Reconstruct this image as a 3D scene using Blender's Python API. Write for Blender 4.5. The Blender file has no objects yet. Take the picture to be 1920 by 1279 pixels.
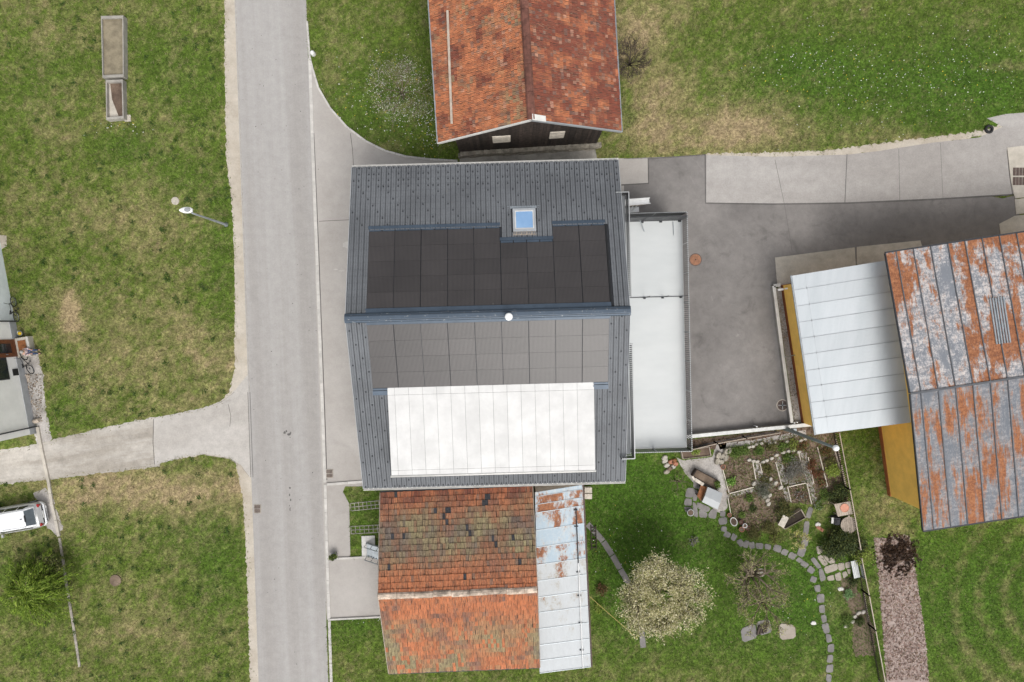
import bpy, bmesh, math, random
import numpy as np
from mathutils import Vector, Matrix
R = math.radians
random.seed(7)
RNG = np.random.default_rng(11)
sc = bpy.context.scene
COL = sc.collection

# ---------------------------------------------------------------- camera, sky, sun, exposure
H = 47.4                       # drone height above the ground
F = 1280.0                     # focal length in pixels of the 1920 px wide photograph
TH = math.atan(34 / 1280)      # the drone camera leans a little off the vertical
cam = bpy.data.objects.new('camera', bpy.data.cameras.new('camera'))
COL.objects.link(cam)
cam.location = (0, 0, H)
cam.rotation_euler = (-TH, 0, 0)
cam.data.lens = 24.0
cam.data.sensor_width = 36.0
cam.data.clip_end = 3000
sc.camera = cam
w = bpy.data.worlds.new('World'); sc.world = w; w.use_nodes = True
wn = w.node_tree; wn.nodes.clear()
sky = wn.nodes.new('ShaderNodeTexSky'); sky.sky_type = 'NISHITA'; sky.sun_disc = False
SUN_EL, SUN_AZ = 57, 160       # degrees; azimuth clockwise from north (+Y)
sky.sun_elevation = R(SUN_EL); sky.sun_rotation = R(SUN_AZ)
sky.air_density = 1.0; sky.dust_density = 4.0; sky.ozone_density = 1.0
hs = wn.nodes.new('ShaderNodeHueSaturation'); hs.inputs['Saturation'].default_value = 0.22
bg = wn.nodes.new('ShaderNodeBackground'); bg.inputs['Strength'].default_value = 0.15
wo = wn.nodes.new('ShaderNodeOutputWorld')
wn.links.new(sky.outputs[0], hs.inputs['Color']); wn.links.new(hs.outputs[0], bg.inputs[0]); wn.links.new(bg.outputs[0], wo.inputs[0])
sl = bpy.data.lights.new('sun', 'SUN'); sl.energy = 1.1; sl.angle = R(28); sl.color = (1.0, 0.96, 0.9)
sun = bpy.data.objects.new('sun', sl); COL.objects.link(sun)
sd = Vector((math.sin(R(SUN_AZ)) * math.cos(R(SUN_EL)), math.cos(R(SUN_AZ)) * math.cos(R(SUN_EL)), math.sin(R(SUN_EL))))
sun.rotation_euler = sd.to_track_quat('Z', 'Y').to_euler()
sc.view_settings.view_transform = 'Standard'; sc.view_settings.look = 'None'
sc.view_settings.exposure = 0.35; sc.view_settings.gamma = 1.0
sc.view_settings.use_curve_mapping = False

# ---------------------------------------------------------------- pixel -> place
_c, _s = math.cos(-TH), math.sin(-TH)
def ray(px, py):
    dx, dy, dz = (px - 960) / F, (639.5 - py) / F, -1.0
    return Vector((dx, dy * _c - dz * _s, dy * _s + dz * _c))
def P(px, py, z=0.0):
    d = ray(px, py); t = (z - H) / d.z
    return Vector((d.x * t, d.y * t, z))
def hit(px, py, o, n):
    d = ray(px, py); c = Vector((0, 0, H)); t = (o - c).dot(n) / d.dot(n)
    return c + d * t
def PP(pts, z=0.0): return [P(a, b, z) for a, b in pts]

# ---------------------------------------------------------------- noise in numpy
_tab = np.random.default_rng(5).random((256, 256))
def vnoise(x, y, s=0):
    x = np.asarray(x, float) + 37.7 * s; y = np.asarray(y, float) + 91.3 * s
    xi = np.floor(x).astype(int); yi = np.floor(y).astype(int); fx = x - xi; fy = y - yi
    fx = fx * fx * (3 - 2 * fx); fy = fy * fy * (3 - 2 * fy)
    a = _tab[xi % 256, yi % 256]; b = _tab[(xi + 1) % 256, yi % 256]; c = _tab[xi % 256, (yi + 1) % 256]; d = _tab[(xi + 1) % 256, (yi + 1) % 256]
    return (a * (1 - fx) + b * fx) * (1 - fy) + (c * (1 - fx) + d * fx) * fy
def fbm(x, y, s=0, o=4):
    t = 0; a = .5; f = 1.0; n = 0
    for i in range(o):
        t = t + a * vnoise(np.asarray(x) * f, np.asarray(y) * f, s + i * 3); n += a; a *= .5; f *= 2.03
    return t / n
def inpoly(x, y, poly):
    r = np.zeros(np.shape(x), bool); n = len(poly)
    for i in range(n):
        x1, y1 = poly[i][0], poly[i][1]; x2, y2 = poly[(i + 1) % n][0], poly[(i + 1) % n][1]
        if y1 == y2: continue
        c = ((y1 > y) != (y2 > y)) & (x < (x2 - x1) * (y - y1) / (y2 - y1) + x1)
        r ^= c
    return r

# ---------------------------------------------------------------- objects
def props(o, label=None, cat=None, group=None, kind=None):
    if label: o['label'] = label
    if cat: o['category'] = cat
    if group: o['group'] = group
    if kind: o['kind'] = kind
    return o
def thing(name, label, cat, loc=(0, 0, 0), group=None, rz=0):
    o = bpy.data.objects.new(name, None); COL.objects.link(o); o.empty_display_size = .2
    o.location = loc; o.rotation_euler = (0, 0, rz)
    return props(o, label, cat, group)
def wloc(o):
    v = Vector((0, 0, 0))
    while o is not None: v += o.location; o = o.parent
    return v
def put(name, me, parent=None, loc=None):
    o = bpy.data.objects.new(name, me); COL.objects.link(o)
    if loc is not None: o.location = loc
    o.parent = parent
    return o
def copy_tree(o, parent=None):
    c = o.copy(); COL.objects.link(c); c.parent = parent
    for ch in o.children: copy_tree(ch, c)
    return c
class MB:
    def __init__(s): s.v = []; s.f = []; s.m = []
    def add(s, vs, fs, mi=0):
        b = len(s.v); s.v += [tuple(v) for v in vs]; s.f += [tuple(b + i for i in f) for f in fs]; s.m += [mi] * len(fs); return s
    def hexa(s, q, mi=0):       # 4 bottom + 4 top points
        return s.add(q, [(3, 2, 1, 0), (4, 5, 6, 7), (0, 1, 5, 4), (1, 2, 6, 5), (2, 3, 7, 6), (3, 0, 4, 7)], mi)
    def box(s, c, d, rz=0, mi=0):
        x, y, z = c; a, b, h = d[0] / 2, d[1] / 2, d[2] / 2; cr, sr = math.cos(rz), math.sin(rz)
        q = [(x + i * cr - j * sr, y + i * sr + j * cr, z + k) for k in (-h, h) for i, j in ((-a, -b), (a, -b), (a, b), (-a, b))]
        return s.hexa(q, mi)
    def prism(s, poly, z0, z1, mi=0):
        n = len(poly); ar = sum(poly[i][0] * poly[(i + 1) % n][1] - poly[(i + 1) % n][0] * poly[i][1] for i in range(n))
        if ar < 0: poly = list(reversed(poly))
        vs = [(p[0], p[1], z0) for p in poly] + [(p[0], p[1], z1) for p in poly]
        fs = [tuple(reversed(range(n))), tuple(range(n, 2 * n))] + [(i, (i + 1) % n, n + (i + 1) % n, n + i) for i in range(n)]
        return s.add(vs, fs, mi)
    def sheet(s, poly, z, mi=0):
        n = len(poly); ar = sum(poly[i][0] * poly[(i + 1) % n][1] - poly[(i + 1) % n][0] * poly[i][1] for i in range(n))
        if ar < 0: poly = list(reversed(poly))
        return s.add([(p[0], p[1], z) for p in poly], [tuple(range(n))], mi)
    def slab(s, q, t, mi=0):    # 4 points of a sloping top (counter-clockwise from above), thickness t along the normal
        q = [Vector(p) for p in q]; n = (q[1] - q[0]).cross(q[3] - q[0]).normalized()
        if n.z < 0: q = [q[0], q[3], q[2], q[1]]; n = -n
        return s.hexa([p - n * t for p in q] + q, mi)
    def bar(s, a, b, wd, hg, mi=0):   # rectangular bar from a to b
        a, b = Vector(a), Vector(b); d = (b - a).normalized(); up = Vector((0, 0, 1))
        if abs(d.z) > .95: up = Vector((0, 1, 0))
        x = d.cross(up).normalized() * wd / 2; y = x.cross(d).normalized() * hg / 2
        return s.hexa([a - x - y, a + x - y, b + x - y, b - x - y, a - x + y, a + x + y, b + x + y, b - x + y], mi)
    def path(s, pts, rs, n=8, mi=0, closed=False):
        pts = [Vector(p) for p in pts]; k = len(pts)
        if not hasattr(rs, '__len__'): rs = [rs] * k
        vs = []; fs = []; x = None
        for i, p in enumerate(pts):
            if closed: d = pts[(i + 1) % k] - pts[i - 1]
            else: d = pts[min(i + 1, k - 1)] - pts[max(i - 1, 0)]
            d.normalize()
            if x is None: x = d.orthogonal().normalized()
            x = (x - d * x.dot(d)); x = x.normalized() if x.length > 1e-5 else d.orthogonal().normalized()
            y = d.cross(x)
            for j in range(n):
                a = 2 * math.pi * j / n; vs.append(p + (x * math.cos(a) + y * math.sin(a)) * rs[i])
        for i in range(k if closed else k - 1):
            for j in range(n):
                a = i * n + j; b = i * n + (j + 1) % n; c = ((i + 1) % k) * n
                fs.append((a, b, c + (j + 1) % n, c + j))
        if not closed: fs += [tuple(reversed(range(n))), tuple(range((k - 1) * n, k * n))]
        return s.add(vs, fs, mi)
    def tube(s, a, b, r, n=8, r2=None, mi=0): return s.path([a, b], [r, r if r2 is None else r2], n, mi)
    def lathe(s, prof, c, n=20, mi=0, sx=1, sy=1, rz=0):
        vs = []; fs = []; k = len(prof); cr, sr = math.cos(rz), math.sin(rz)
        for r, z in prof:
            for j in range(n):
                a = 2 * math.pi * j / n; x, y = r * math.cos(a) * sx, r * math.sin(a) * sy
                vs.append((c[0] + x * cr - y * sr, c[1] + x * sr + y * cr, c[2] + z))
        for i in range(k - 1):
            for j in range(n): fs.append((i * n + j, i * n + (j + 1) % n, (i + 1) * n + (j + 1) % n, (i + 1) * n + j))
        fs += [tuple(reversed(range(n))), tuple(range((k - 1) * n, k * n))]
        return s.add(vs, fs, mi)
    def build(s, name, mats, parent=None, smooth=False, local=False, origin=None):
        off = Vector((0, 0, 0)); loc = None
        if parent is not None:
            if not local: off = wloc(parent)
        elif origin is not None: off = Vector(origin); loc = off
        elif not local:
            a = np.array(s.v); off = Vector(((a[:, 0].min() + a[:, 0].max()) / 2, (a[:, 1].min() + a[:, 1].max()) / 2, a[:, 2].min())); loc = off
        me = bpy.data.meshes.new(name)
        me.from_pydata([(x - off.x, y - off.y, z - off.z) for x, y, z in s.v], [], s.f)
        mats = mats if isinstance(mats, (list, tuple)) else [mats]
        for m in mats: me.materials.append(M[m])
        if len(mats) > 1: me.polygons.foreach_set('material_index', s.m)
        if smooth: me.polygons.foreach_set('use_smooth', [True] * len(s.f))
        me.update()
        return put(name, me, parent, loc)
def npmesh(name, V, Fc, mat, col=None, parent=None, smooth=False, off=None):
    V = np.asarray(V, np.float32)
    if parent is not None: V = V - np.array(wloc(parent), np.float32)
    elif off is not None: V = V - np.array(off, np.float32)
    k = Fc.shape[1]; me = bpy.data.meshes.new(name)
    me.vertices.add(len(V)); me.vertices.foreach_set('co', V.ravel())
    me.loops.add(Fc.size); me.loops.foreach_set('vertex_index', Fc.astype(np.int32).ravel())
    me.polygons.add(len(Fc)); me.polygons.foreach_set('loop_start', np.arange(0, Fc.size, k, dtype=np.int32))
    me.update(calc_edges=True)
    me.polygons.foreach_set('use_smooth', np.full(len(Fc), bool(smooth)))
    if col is not None:
        a = me.attributes.new('col', 'FLOAT_COLOR', 'POINT')
        a.data.foreach_set('color', np.concatenate([col, np.ones((len(col), 1))], 1).astype(np.float32).ravel())
    me.materials.append(M[mat]); me.validate()
    return put(name, me, parent, off)

# ---------------------------------------------------------------- materials
M = {}
class NT:
    def __init__(s, name, rough=.8, metal=0, spec=.4):
        m = bpy.data.materials.new(name); m.use_nodes = True; M[name] = m; s.t = m.node_tree; s.n = s.t.nodes; s.l = s.t.links
        s.b = s.n['Principled BSDF']; s.b.inputs['Roughness'].default_value = rough; s.b.inputs['Metallic'].default_value = metal
        s.b.inputs['Specular IOR Level'].default_value = spec
        g = s.n.new('ShaderNodeNewGeometry'); s.pos = g.outputs['Position']
        s.rnd = None
    def rand(s):
        if s.rnd is None: s.rnd = s.n.new('ShaderNodeObjectInfo').outputs['Random']
        return s.rnd
    def map(s, sc=(1, 1, 1), rz=0, vec=None):
        m = s.n.new('ShaderNodeMapping'); m.vector_type = 'TEXTURE' if False else 'POINT'
        r = s.n.new('ShaderNodeVectorRotate'); r.rotation_type = 'Z_AXIS'; r.inputs['Angle'].default_value = -rz
        s.l.new(vec or s.pos, r.inputs['Vector']); s.l.new(r.outputs[0], m.inputs['Vector']); m.inputs['Scale'].default_value = sc
        return m.outputs[0]
    def noise(s, scale, det=6, rough=.6, vec=None, w=None, dist=0):
        n = s.n.new('ShaderNodeTexNoise'); n.inputs['Scale'].default_value = scale; n.inputs['Detail'].default_value = det; n.inputs['Roughness'].default_value = rough
        n.inputs['Distortion'].default_value = dist
        if w is not None:
            n.noise_dimensions = '4D'
            mu = s.math('MULTIPLY', w, 57.0); s.l.new(mu, n.inputs['W'])
        s.l.new(vec or s.pos, n.inputs['Vector']); return n.outputs['Fac']
    def math(s, op, a, b=None, clamp=False):
        n = s.n.new('ShaderNodeMath'); n.operation = op; n.use_clamp = clamp
        for i, v in enumerate((a, b)):
            if v is None: continue
            if isinstance(v, (int, float)): n.inputs[i].default_value = v
            else: s.l.new(v, n.inputs[i])
        return n.outputs[0]
    def ramp(s, fac, stops):
        n = s.n.new('ShaderNodeValToRGB'); e = n.color_ramp.elements
        while len(e) < len(stops): e.new(.5)
        for i, (p, c) in enumerate(stops):
            e[i].position = p; e[i].color = tuple(c) + (1,) if not isinstance(c, (int, float)) else (c, c, c, 1)
        s.l.new(fac, n.inputs[0]); return n.outputs[0]
    def step(s, fac, a, b):
        n = s.n.new('ShaderNodeMapRange'); n.interpolation_type = 'SMOOTHSTEP'; n.inputs['From Min'].default_value = a; n.inputs['From Max'].default_value = b
        s.l.new(fac, n.inputs[0]); return n.outputs[0]
    def mix(s, fac, a, b, mode='MIX'):
        n = s.n.new('ShaderNodeMix'); n.data_type = 'RGBA'; n.blend_type = mode
        for k, v in ((0, fac), (6, a), (7, b)):
            if isinstance(v, (int, float)): n.inputs[k].default_value = v
            elif isinstance(v, tuple): n.inputs[k].default_value = v + (1,)
            else: s.l.new(v, n.inputs[k])
        return n.outputs[2]
    def gain(s, col, fac, lo, hi):     # multiply a colour by lo..hi driven by fac
        v = s.ramp(fac, [(0.0, lo), (1.0, hi)]); return s.mix(1.0, col, v, 'MULTIPLY')
    def attr(s, name='col'):
        n = s.n.new('ShaderNodeAttribute'); n.attribute_name = name; return n.outputs['Color']
    def bump(s, h, st=.3, d=.02):
        n = s.n.new('ShaderNodeBump'); n.inputs['Strength'].default_value = st; n.inputs['Distance'].default_value = d
        s.l.new(h, n.inputs['Height']); s.l.new(n.outputs[0], s.b.inputs['Normal'])
    def out(s, col):
        if isinstance(col, tuple): s.b.inputs['Base Color'].default_value = col + (1,)
        else: s.l.new(col, s.b.inputs['Base Color'])
        return s
def plain(name, c, rough=.7, var=.25, scale=3.0, metal=0, spec=.4, bump=.15, rv=.12, fine=30):
    t = NT(name, rough, metal, spec)
    n1 = t.noise(scale, 6, .65); n2 = t.noise(fine, 3)
    col = t.gain(c, t.step(n1, .3, .7), 1 - var, 1 + var)
    col = t.gain(col, n2, 1 - var * .6, 1 + var * .6)
    col = t.gain(col, t.rand(), 1 - rv, 1 + rv)
    if bump: t.bump(n2, bump, .01)
    return t.out(col)
def asphalt(name, c, tint, stretch=(1, 1, 1), rz=0, var=.18, grain=.25, scale=.35, stain=.0):
    t = NT(name, .9, 0, .25)
    v = t.map(stretch, rz)
    a = t.step(t.noise(scale, 7, .6, v), .3, .7); b = t.step(t.noise(1.7, 6, .7), .25, .75); g = t.noise(38, 2, .7); g2 = t.noise(9, 4, .7)
    col = t.mix(a, c, tint)
    col = t.gain(col, b, 1 - var * .5, 1 + var * .5); col = t.gain(col, g, 1 - grain, 1 + grain); col = t.gain(col, g2, 1 - grain * .6, 1 + grain * .6)
    if stain:
        s1 = t.step(t.noise(.5, 8, .7, None, None, 1.2), .52, .75); col = t.gain(col, s1, 1.0, 1 - stain)
        s2 = t.step(t.noise(.8, 8, .75, t.map((1, .5, 1), .5), None, 1.5), .6, .72); col = t.gain(col, s2, 1.0, 1 + stain)
    t.bump(g, .3, .008)
    return t.out(col)
asphalt('road_asphalt', (.315, .298, .282), (.375, .362, .348), (1.6, .03, 1), R(2), .14, .20, .55, .05)
asphalt('forecourt_asphalt', (.36, .335, .31), (.42, .395, .37), (1, 1, 1), 0, .10, .16, .3, .10)
asphalt('yard_asphalt', (.158, .148, .141), (.225, .211, .20), (.8, .8, 1), 0, .22, .20, .22, .28)
asphalt('patch_asphalt', (.31, .29, .272), (.385, .365, .345), (.3, 1, 1), 0, .18, .3, .3, .08)
asphalt('dark_seam', (.10, .095, .09), (.14, .13, .125), (1, 1, 1), 0, .2, .2)
asphalt('concrete', (.42, .385, .325), (.52, .48, .42), (1, 1, 1), 0, .25, .18, .5, .16)
asphalt('white_concrete', (.56, .54, .51), (.66, .65, .62), (1, 1, 1), 0, .15, .12, 1.0)
asphalt('old_concrete', (.26, .245, .22), (.36, .34, .30), (1, 1, 1), 0, .35, .25, 1.0)
asphalt('gravel', (.31, .285, .26), (.43, .405, .38), (1, 1, 1), 0, .35, .75, .6)
asphalt('sand_gravel', (.40, .35, .285), (.49, .445, .38), (1, 1, 1), 0, .2, .30, .5, .08)
asphalt('drive_gravel', (.31, .28, .24), (.47, .44, .40), (.25, 1.6, 1), R(9), .3, .34, .6, .14)
asphalt('apron_asphalt', (.39, .365, .335), (.46, .435, .405), (.3, 1, 1), R(9), .22, .3, .4, .12)
asphalt('slate', (.17, .16, .155), (.24, .225, .215), (1, 1, 1), 0, .2, .2, 1.2)
asphalt('patio_stone', (.30, .26, .215), (.37, .33, .28), (1, 1, 1), 0, .2, .2, 1.2)
asphalt('soil', (.09, .062, .045), (.16, .115, .085), (1, 1, 1), 0, .5, .5, .9)
asphalt('dark_soil', (.022, .016, .012), (.035, .027, .02), (1, 1, 1), 0, .5, .5, .9)
asphalt('dry_soil', (.125, .09, .065), (.20, .15, .11), (1, 1, 1), 0, .5, .5, .9)
asphalt('woodchips', (.25, .19, .165), (.34, .28, .25), (1, 1, 1), 0, .4, .6, 1.2)
asphalt('stone', (.36, .33, .28), (.48, .45, .40), (1, 1, 1), 0, .3, .3, 2.0)
plain('coping_white', (.58, .58, .56), .6, .15, 2)
plain('white_paint', (.78, .78, .77), .5, .06, 2)
plain('white_board', (.54, .49, .42), .8, .2, 4)
plain('kerb', (.50, .48, .45), .85, .12, 2, rv=.08)
plain('kerb_old', (.33, .30, .26), .9, .3, 3)
plain('screen_grey', (.13, .133, .137), .5, .15, 3, .3)
plain('rib_grey', (.10, .105, .115), .6, .2, 3, .2)
plain('dark_metal', (.035, .037, .042), .5, .15, 3, .3)
plain('rail_metal', (.38, .39, .39), .45, .08, 3, .3)
plain('galvanised', (.33, .36, .38), .4, .15, 3, .6)
plain('grey_pole', (.18, .21, .20), .5, .12, 3, .2)
plain('blue_flashing', (.062, .085, .115), .42, .12, 2, .25)
plain('black', (.012, .012, .013), .6, .1, 3)
plain('rubber', (.02, .02, .021), .8, .1, 3)
plain('dark_wood', (.035, .025, .02), .85, .5, 5, rv=.4)
plain('grey_wood', (.32, .27, .22), .85, .2, 5, rv=.15)
plain('pale_wood', (.42, .355, .29), .8, .16, 4, rv=.12)
plain('rust_wood', (.22, .085, .03), .7, .35, 5)
plain('door_wood', (.16, .055, .022), .5, .3, 5)
plain('terracotta', (.36, .16, .10), .8, .25, 5)
plain('dark_red', (.12, .035, .03), .7, .2, 5)
plain('lichen_ridge', (.42, .34, .27), .95, .55, 3, rv=.3)
plain('lichen_stone', (.30, .27, .22), .95, .4, 3)
plain('yellow_wall', (.90, .565, .135), .85, .08, 1.2, bump=.25, rv=0)
plain('ridge_brown', (.15, .062, .045), .85, .35, 3, rv=.2)
plain('plinth_red', (.26, .085, .028), .85, .2, 2)
plain('house_wall', (.86, .85, .83), .85, .05, 1.2, rv=0)
plain('pale_blue_wall', (.76, .81, .82), .85, .10, 1.0, rv=0)
plain('plinth_grey', (.36, .37, .38), .9, .12, 1.5, rv=0)
plain('verge_grey', (.33, .345, .36), .6, .1, 2)
plain('gutter', (.60, .59, .56), .45, .08, 2)
plain('shed_metal', (.30, .315, .325), .45, .06, 1.5, .2)
plain('skin', (.50, .30, .21), .6, .05, 5)
plain('hair', (.42, .40, .38), .7, .2, 20)
plain('shirt', (.62, .50, .52), .8, .12, 8)
plain('jeans', (.055, .085, .17), .9, .25, 10)
plain('yellow_plastic', (.62, .42, .02), .5, .1, 5)
plain('bark', (.075, .058, .045), .95, .4, 8)
plain('pale_bark', (.17, .135, .095), .95, .35, 8)
plain('copper_lid', (.24, .115, .065), .7, .22, 6)
plain('iron', (.10, .07, .06), .8, .25, 6)
plain('pink_tray', (.52, .24, .16), .6, .1, 5)
plain('car_paint', (.74, .75, .76), .25, .02, 2, .0, .6, 0, rv=0)
plain('car_silver', (.40, .40, .39), .3, .05, 2, .3, .6, 0, rv=0)
plain('tail_red', (.28, .012, .012), .25, .1, 4)
plain('charcoal_cloth', (.045, .045, .05), .9, .2, 6)
plain('cord', (.45, .36, .12), .8, .1, 4)
# glass of windows
t = NT('dark_glass', .08, 0, .6); t.out((.02, .024, .028))
t = NT('car_glass', .06, 0, .7); t.out(t.gain((.06, .075, .085), t.noise(3, 4), .5, 1.6))
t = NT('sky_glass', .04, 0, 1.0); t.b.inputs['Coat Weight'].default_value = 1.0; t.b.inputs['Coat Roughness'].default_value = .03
t.out(t.mix(t.step(t.noise(.9, 3), .35, .65), (.20, .36, .60), (.26, .43, .66)))  # skylight pane: reflection of blue sky painted into the base colour
t = NT('lens', .3, 0, .5); t.out((.28, .29, .30))
# solar panels: nearly black glass over fine vertical ribs
t = NT('solar_panel', .36, 0, .48)
wv = t.n.new('ShaderNodeTexWave'); wv.wave_type = 'BANDS'; wv.bands_direction = 'X'; wv.inputs['Scale'].default_value = 4.2; wv.inputs['Distortion'].default_value = .15
t.l.new(t.map((1, 1, 1), R(1.58)), wv.inputs['Vector'])
cc = t.gain((.047, .042, .041), wv.outputs['Fac'], .62, 1.3); cc = t.gain(cc, t.noise(.5, 4), .75, 1.25); cc = t.gain(cc, t.rand(), .88, 1.12)
sp = t.step(t.noise(7, 2, .5), .80, .82); cc = t.mix(sp, cc, (.4, .4, .38)); t.bump(wv.outputs['Fac'], .18, .01); t.out(cc)
# dark concrete roof tiles
t = NT('dark_tile', .62, 0, .35)
cc = t.gain((.128, .136, .146), t.step(t.noise(.45, 5), .3, .7), .86, 1.14); cc = t.gain(cc, t.noise(9, 5, .7), .7, 1.3); cc = t.gain(cc, t.noise(60, 2), .75, 1.25)
cc = t.mix(t.step(t.noise(2.2, 6, .7), .62, .8), cc, (.155, .15, .14)); t.bump(t.noise(60, 2), .2, .006); t.out(cc)
# ridge cap with bird droppings
t = NT('ridge_metal', .45, .2, .4)
cc = t.gain((.062, .085, .115), t.noise(1.5, 5), .8, 1.25); dr = t.step(t.noise(5.5, 6, .75, None, None, .6), .60, .66)
t.out(t.mix(dr, cc, (.42, .42, .40)))
# white membrane roofs
t = NT('white_membrane', .55, 0, .35)
cc = t.gain((.63, .625, .61), t.step(t.noise(.8, 6, .65), .3, .75), .86, 1.03); cc = t.gain(cc, t.step(t.noise(2.5, 8, .75, t.map((2.5, .5, 1))), .55, .8), 1.0, .86); cc = t.gain(cc, t.rand(), .97, 1.03); t.out(cc)
t = NT('terrace_membrane', .5, 0, .35)
cc = t.mix(t.step(t.noise(.28, 6, .6, t.map((.6, 1.3, 1))), .3, .7), (.49, .51, .51), (.56, .575, .57)); cc = t.gain(cc, t.noise(1.3, 6, .6, t.map((.3, 1.5, 1))), .95, 1.05); cc = t.gain(cc, t.step(t.noise(1.9, 7, .7), .62, .85), 1.0, .93); t.out(cc)
t = NT('zinc_white', .42, .1, .4)
cc = t.mix(t.step(t.noise(.7, 6, .65, t.map((.25, 1.6, 1), R(82))), .3, .7), (.44, .475, .495), (.50, .53, .55)); cc = t.gain(cc, t.rand(), .95, 1.05); cc = t.gain(cc, t.step(t.noise(2.5, 7, .75, t.map((1, .35, 1), R(8))), .58, .85), 1.0, .92); t.out(cc)
# rusting sheet roofs
def rust(name, base, rz, amount, w0=.0, white=.5, st=(1.0, .30, 1), pale=(.60, .56, .54)):
    t = NT(name, .75, .05, .3)
    v = t.map(st, rz); r = t.rand(); vx = t.map((.35, 1.0, 1), rz)
    n1 = t.noise(.9, 9, .72, v, r, .35); n2 = t.noise(3.4, 8, .78, v, r, .3); n3 = t.noise(11, 7, .8, t.map((1, .7, 1), rz), r); n5 = t.noise(5, 8, .8, vx, r)
    big = t.noise(.22, 3, .5, None)
    e = t.math('ADD', t.math('MULTIPLY', n1, .92), t.math('MULTIPLY', n2, .38))
    e = t.math('ADD', e, t.math('MULTIPLY', n3, .20))
    e = t.math('ADD', e, t.math('MULTIPLY', t.math('SUBTRACT', big, .5), .34))
    e = t.math('ADD', e, t.math('MULTIPLY', t.math('SUBTRACT', r, .5), .12))
    cc = t.gain(base, n5, .80, 1.20); cc = t.gain(cc, n3, .9, 1.1)
    wh = t.math('MULTIPLY', t.step(e, amount - .12, amount + .02), t.step(t.math('ADD', t.math('MULTIPLY', n5, .5), t.math('MULTIPLY', n3, .5)), .44, .60)); cc = t.mix(t.math('MULTIPLY', wh, white * 1.5, True), cc, pale)
    st_ = t.step(e, amount - .05, amount + .10); cc = t.mix(t.math('MULTIPLY', st_, .45), cc, (.26, .17, .11))
    ru = t.step(e, amount + .01, amount + .085)
    rc = t.ramp(t.math('ADD', t.math('MULTIPLY', n3, .6), t.math('MULTIPLY', n5, .4)), [(.36, (.09, .034, .018)), (.46, (.20, .068, .026)), (.55, (.34, .125, .042)), (.66, (.46, .24, .115))])
    cc = t.mix(t.math('MULTIPLY', ru, .92), cc, rc)
    t.bump(n3, .2, .01); return t.out(cc)
rust('rusty_sheet', (.18, .193, .215), R(8.3), .715, white=.85, st=(1.0, .42, 1))
rust('rusty_sheet_grey', (.145, .158, .178), R(8.3), .765, white=.30, st=(1.2, .20, 1))
rust('blue_sheet', (.40, .485, .55), R(92), .80, white=.5, st=(.5, 1, 1), pale=(.62, .60, .55))
rust('pale_sheet', (.50, .52, .53), R(92), .90, white=.7, st=(.5, 1, 1), pale=(.36, .33, .27))
# colour from the mesh (leaves, tiles, grass)
def colmat(name, rough=.8, var=.25, scale=12, bump=0, trans=0, dirt=None, streak=None):
    t = NT(name, rough, 0, .25)
    c = t.attr(); c = t.gain(c, t.noise(scale, 5, .7), 1 - var, 1 + var)
    if streak:
        v = t.map((streak[0], streak[1], 1)); s1 = t.noise(1.6, 7, .75, v); s2 = t.noise(3.1, 6, .75, v); s3 = t.noise(.9, 5, .7)
        c = t.mix(t.math('MULTIPLY', t.step(s1, .46, .62), .70), c, (.085, .060, .048)); c = t.mix(t.math('MULTIPLY', t.math('MULTIPLY', t.step(s2, .52, .64), t.step(s3, .40, .65)), .55), c, (.34, .29, .19)); c = t.gain(c, s2, .72, 1.3)
    if dirt: c = t.mix(t.step(t.noise(6.0, 7, .75), .56, .72), c, dirt)
    if bump: t.bump(t.noise(scale * 2, 3), bump, .01)
    t.out(c)
    if trans:
        tr = t.n.new('ShaderNodeBsdfTranslucent'); t.l.new(c, tr.inputs[0]); mx = t.n.new('ShaderNodeMixShader'); mx.inputs[0].default_value = trans
        t.l.new(t.b.outputs[0], mx.inputs[1]); t.l.new(tr.outputs[0], mx.inputs[2]); t.l.new(mx.outputs[0], t.n['Material Output'].inputs[0])
colmat('clay_tile', .9, .22, 16, .3, 0, None, (9, 1.6))
colmat('clay_tile_ew', .9, .22, 16, .3, 0, None, (1.6, 9))
colmat('leaf', .6, .15, 3, 0, .25)
colmat('grass_blade', .7, .12, 2, 0, .2)
t = NT('ground', .95, 0, .15)
c = t.attr(); a = t.noise(5.5, 6, .75); b = t.noise(22, 4, .8); d = t.noise(2.2, 7, .75)
c = t.gain(c, t.step(d, .30, .70), .74, 1.28); c = t.gain(c, t.step(a, .30, .70), .50, 1.45); c = t.gain(c, t.step(b, .25, .75), .60, 1.4)
c = t.mix(t.math('MULTIPLY', t.step(t.noise(8, 6, .8), .52, .68), .40), c, (.25, .215, .105))
t.bump(b, .5, .03); t.out(c)
# ================================================================ THE SETTING
HARD = []                      # outlines on which no grass grows
def rough(poly, step=.35, amp=.08, seed=0):
    rn = random.Random(seed); out = []; n = len(poly)
    for i in range(n):
        a, b = Vector(poly[i][:2]), Vector(poly[(i + 1) % n][:2]); d = b - a; k = max(1, int(d.length / step)); nn = Vector((-d.y, d.x)).normalized() if d.length else Vector((0, 0))
        for j in range(k):
            p = a + d * (j / k) + nn * (rn.gauss(0, amp) if d.length < 40 else 0); out.append((p.x, p.y))
    return out
SOFT = []                      # gravel that the grass creeps into
def sheet(name, px, z, mat, hard=True, rgh=None, parent=None, kind='structure', world=False):
    poly = [tuple(p)[:2] for p in px] if world else [(p.x, p.y) for p in PP(px)]
    if rgh: poly = rough(poly, rgh[0] * .45, rgh[1] * .45, len(px))
    if hard: (SOFT if rgh else HARD).append(poly)
    o = MB().sheet(poly, z).build(name, mat, parent)
    if parent is None: o['kind'] = kind
    return o
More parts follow.
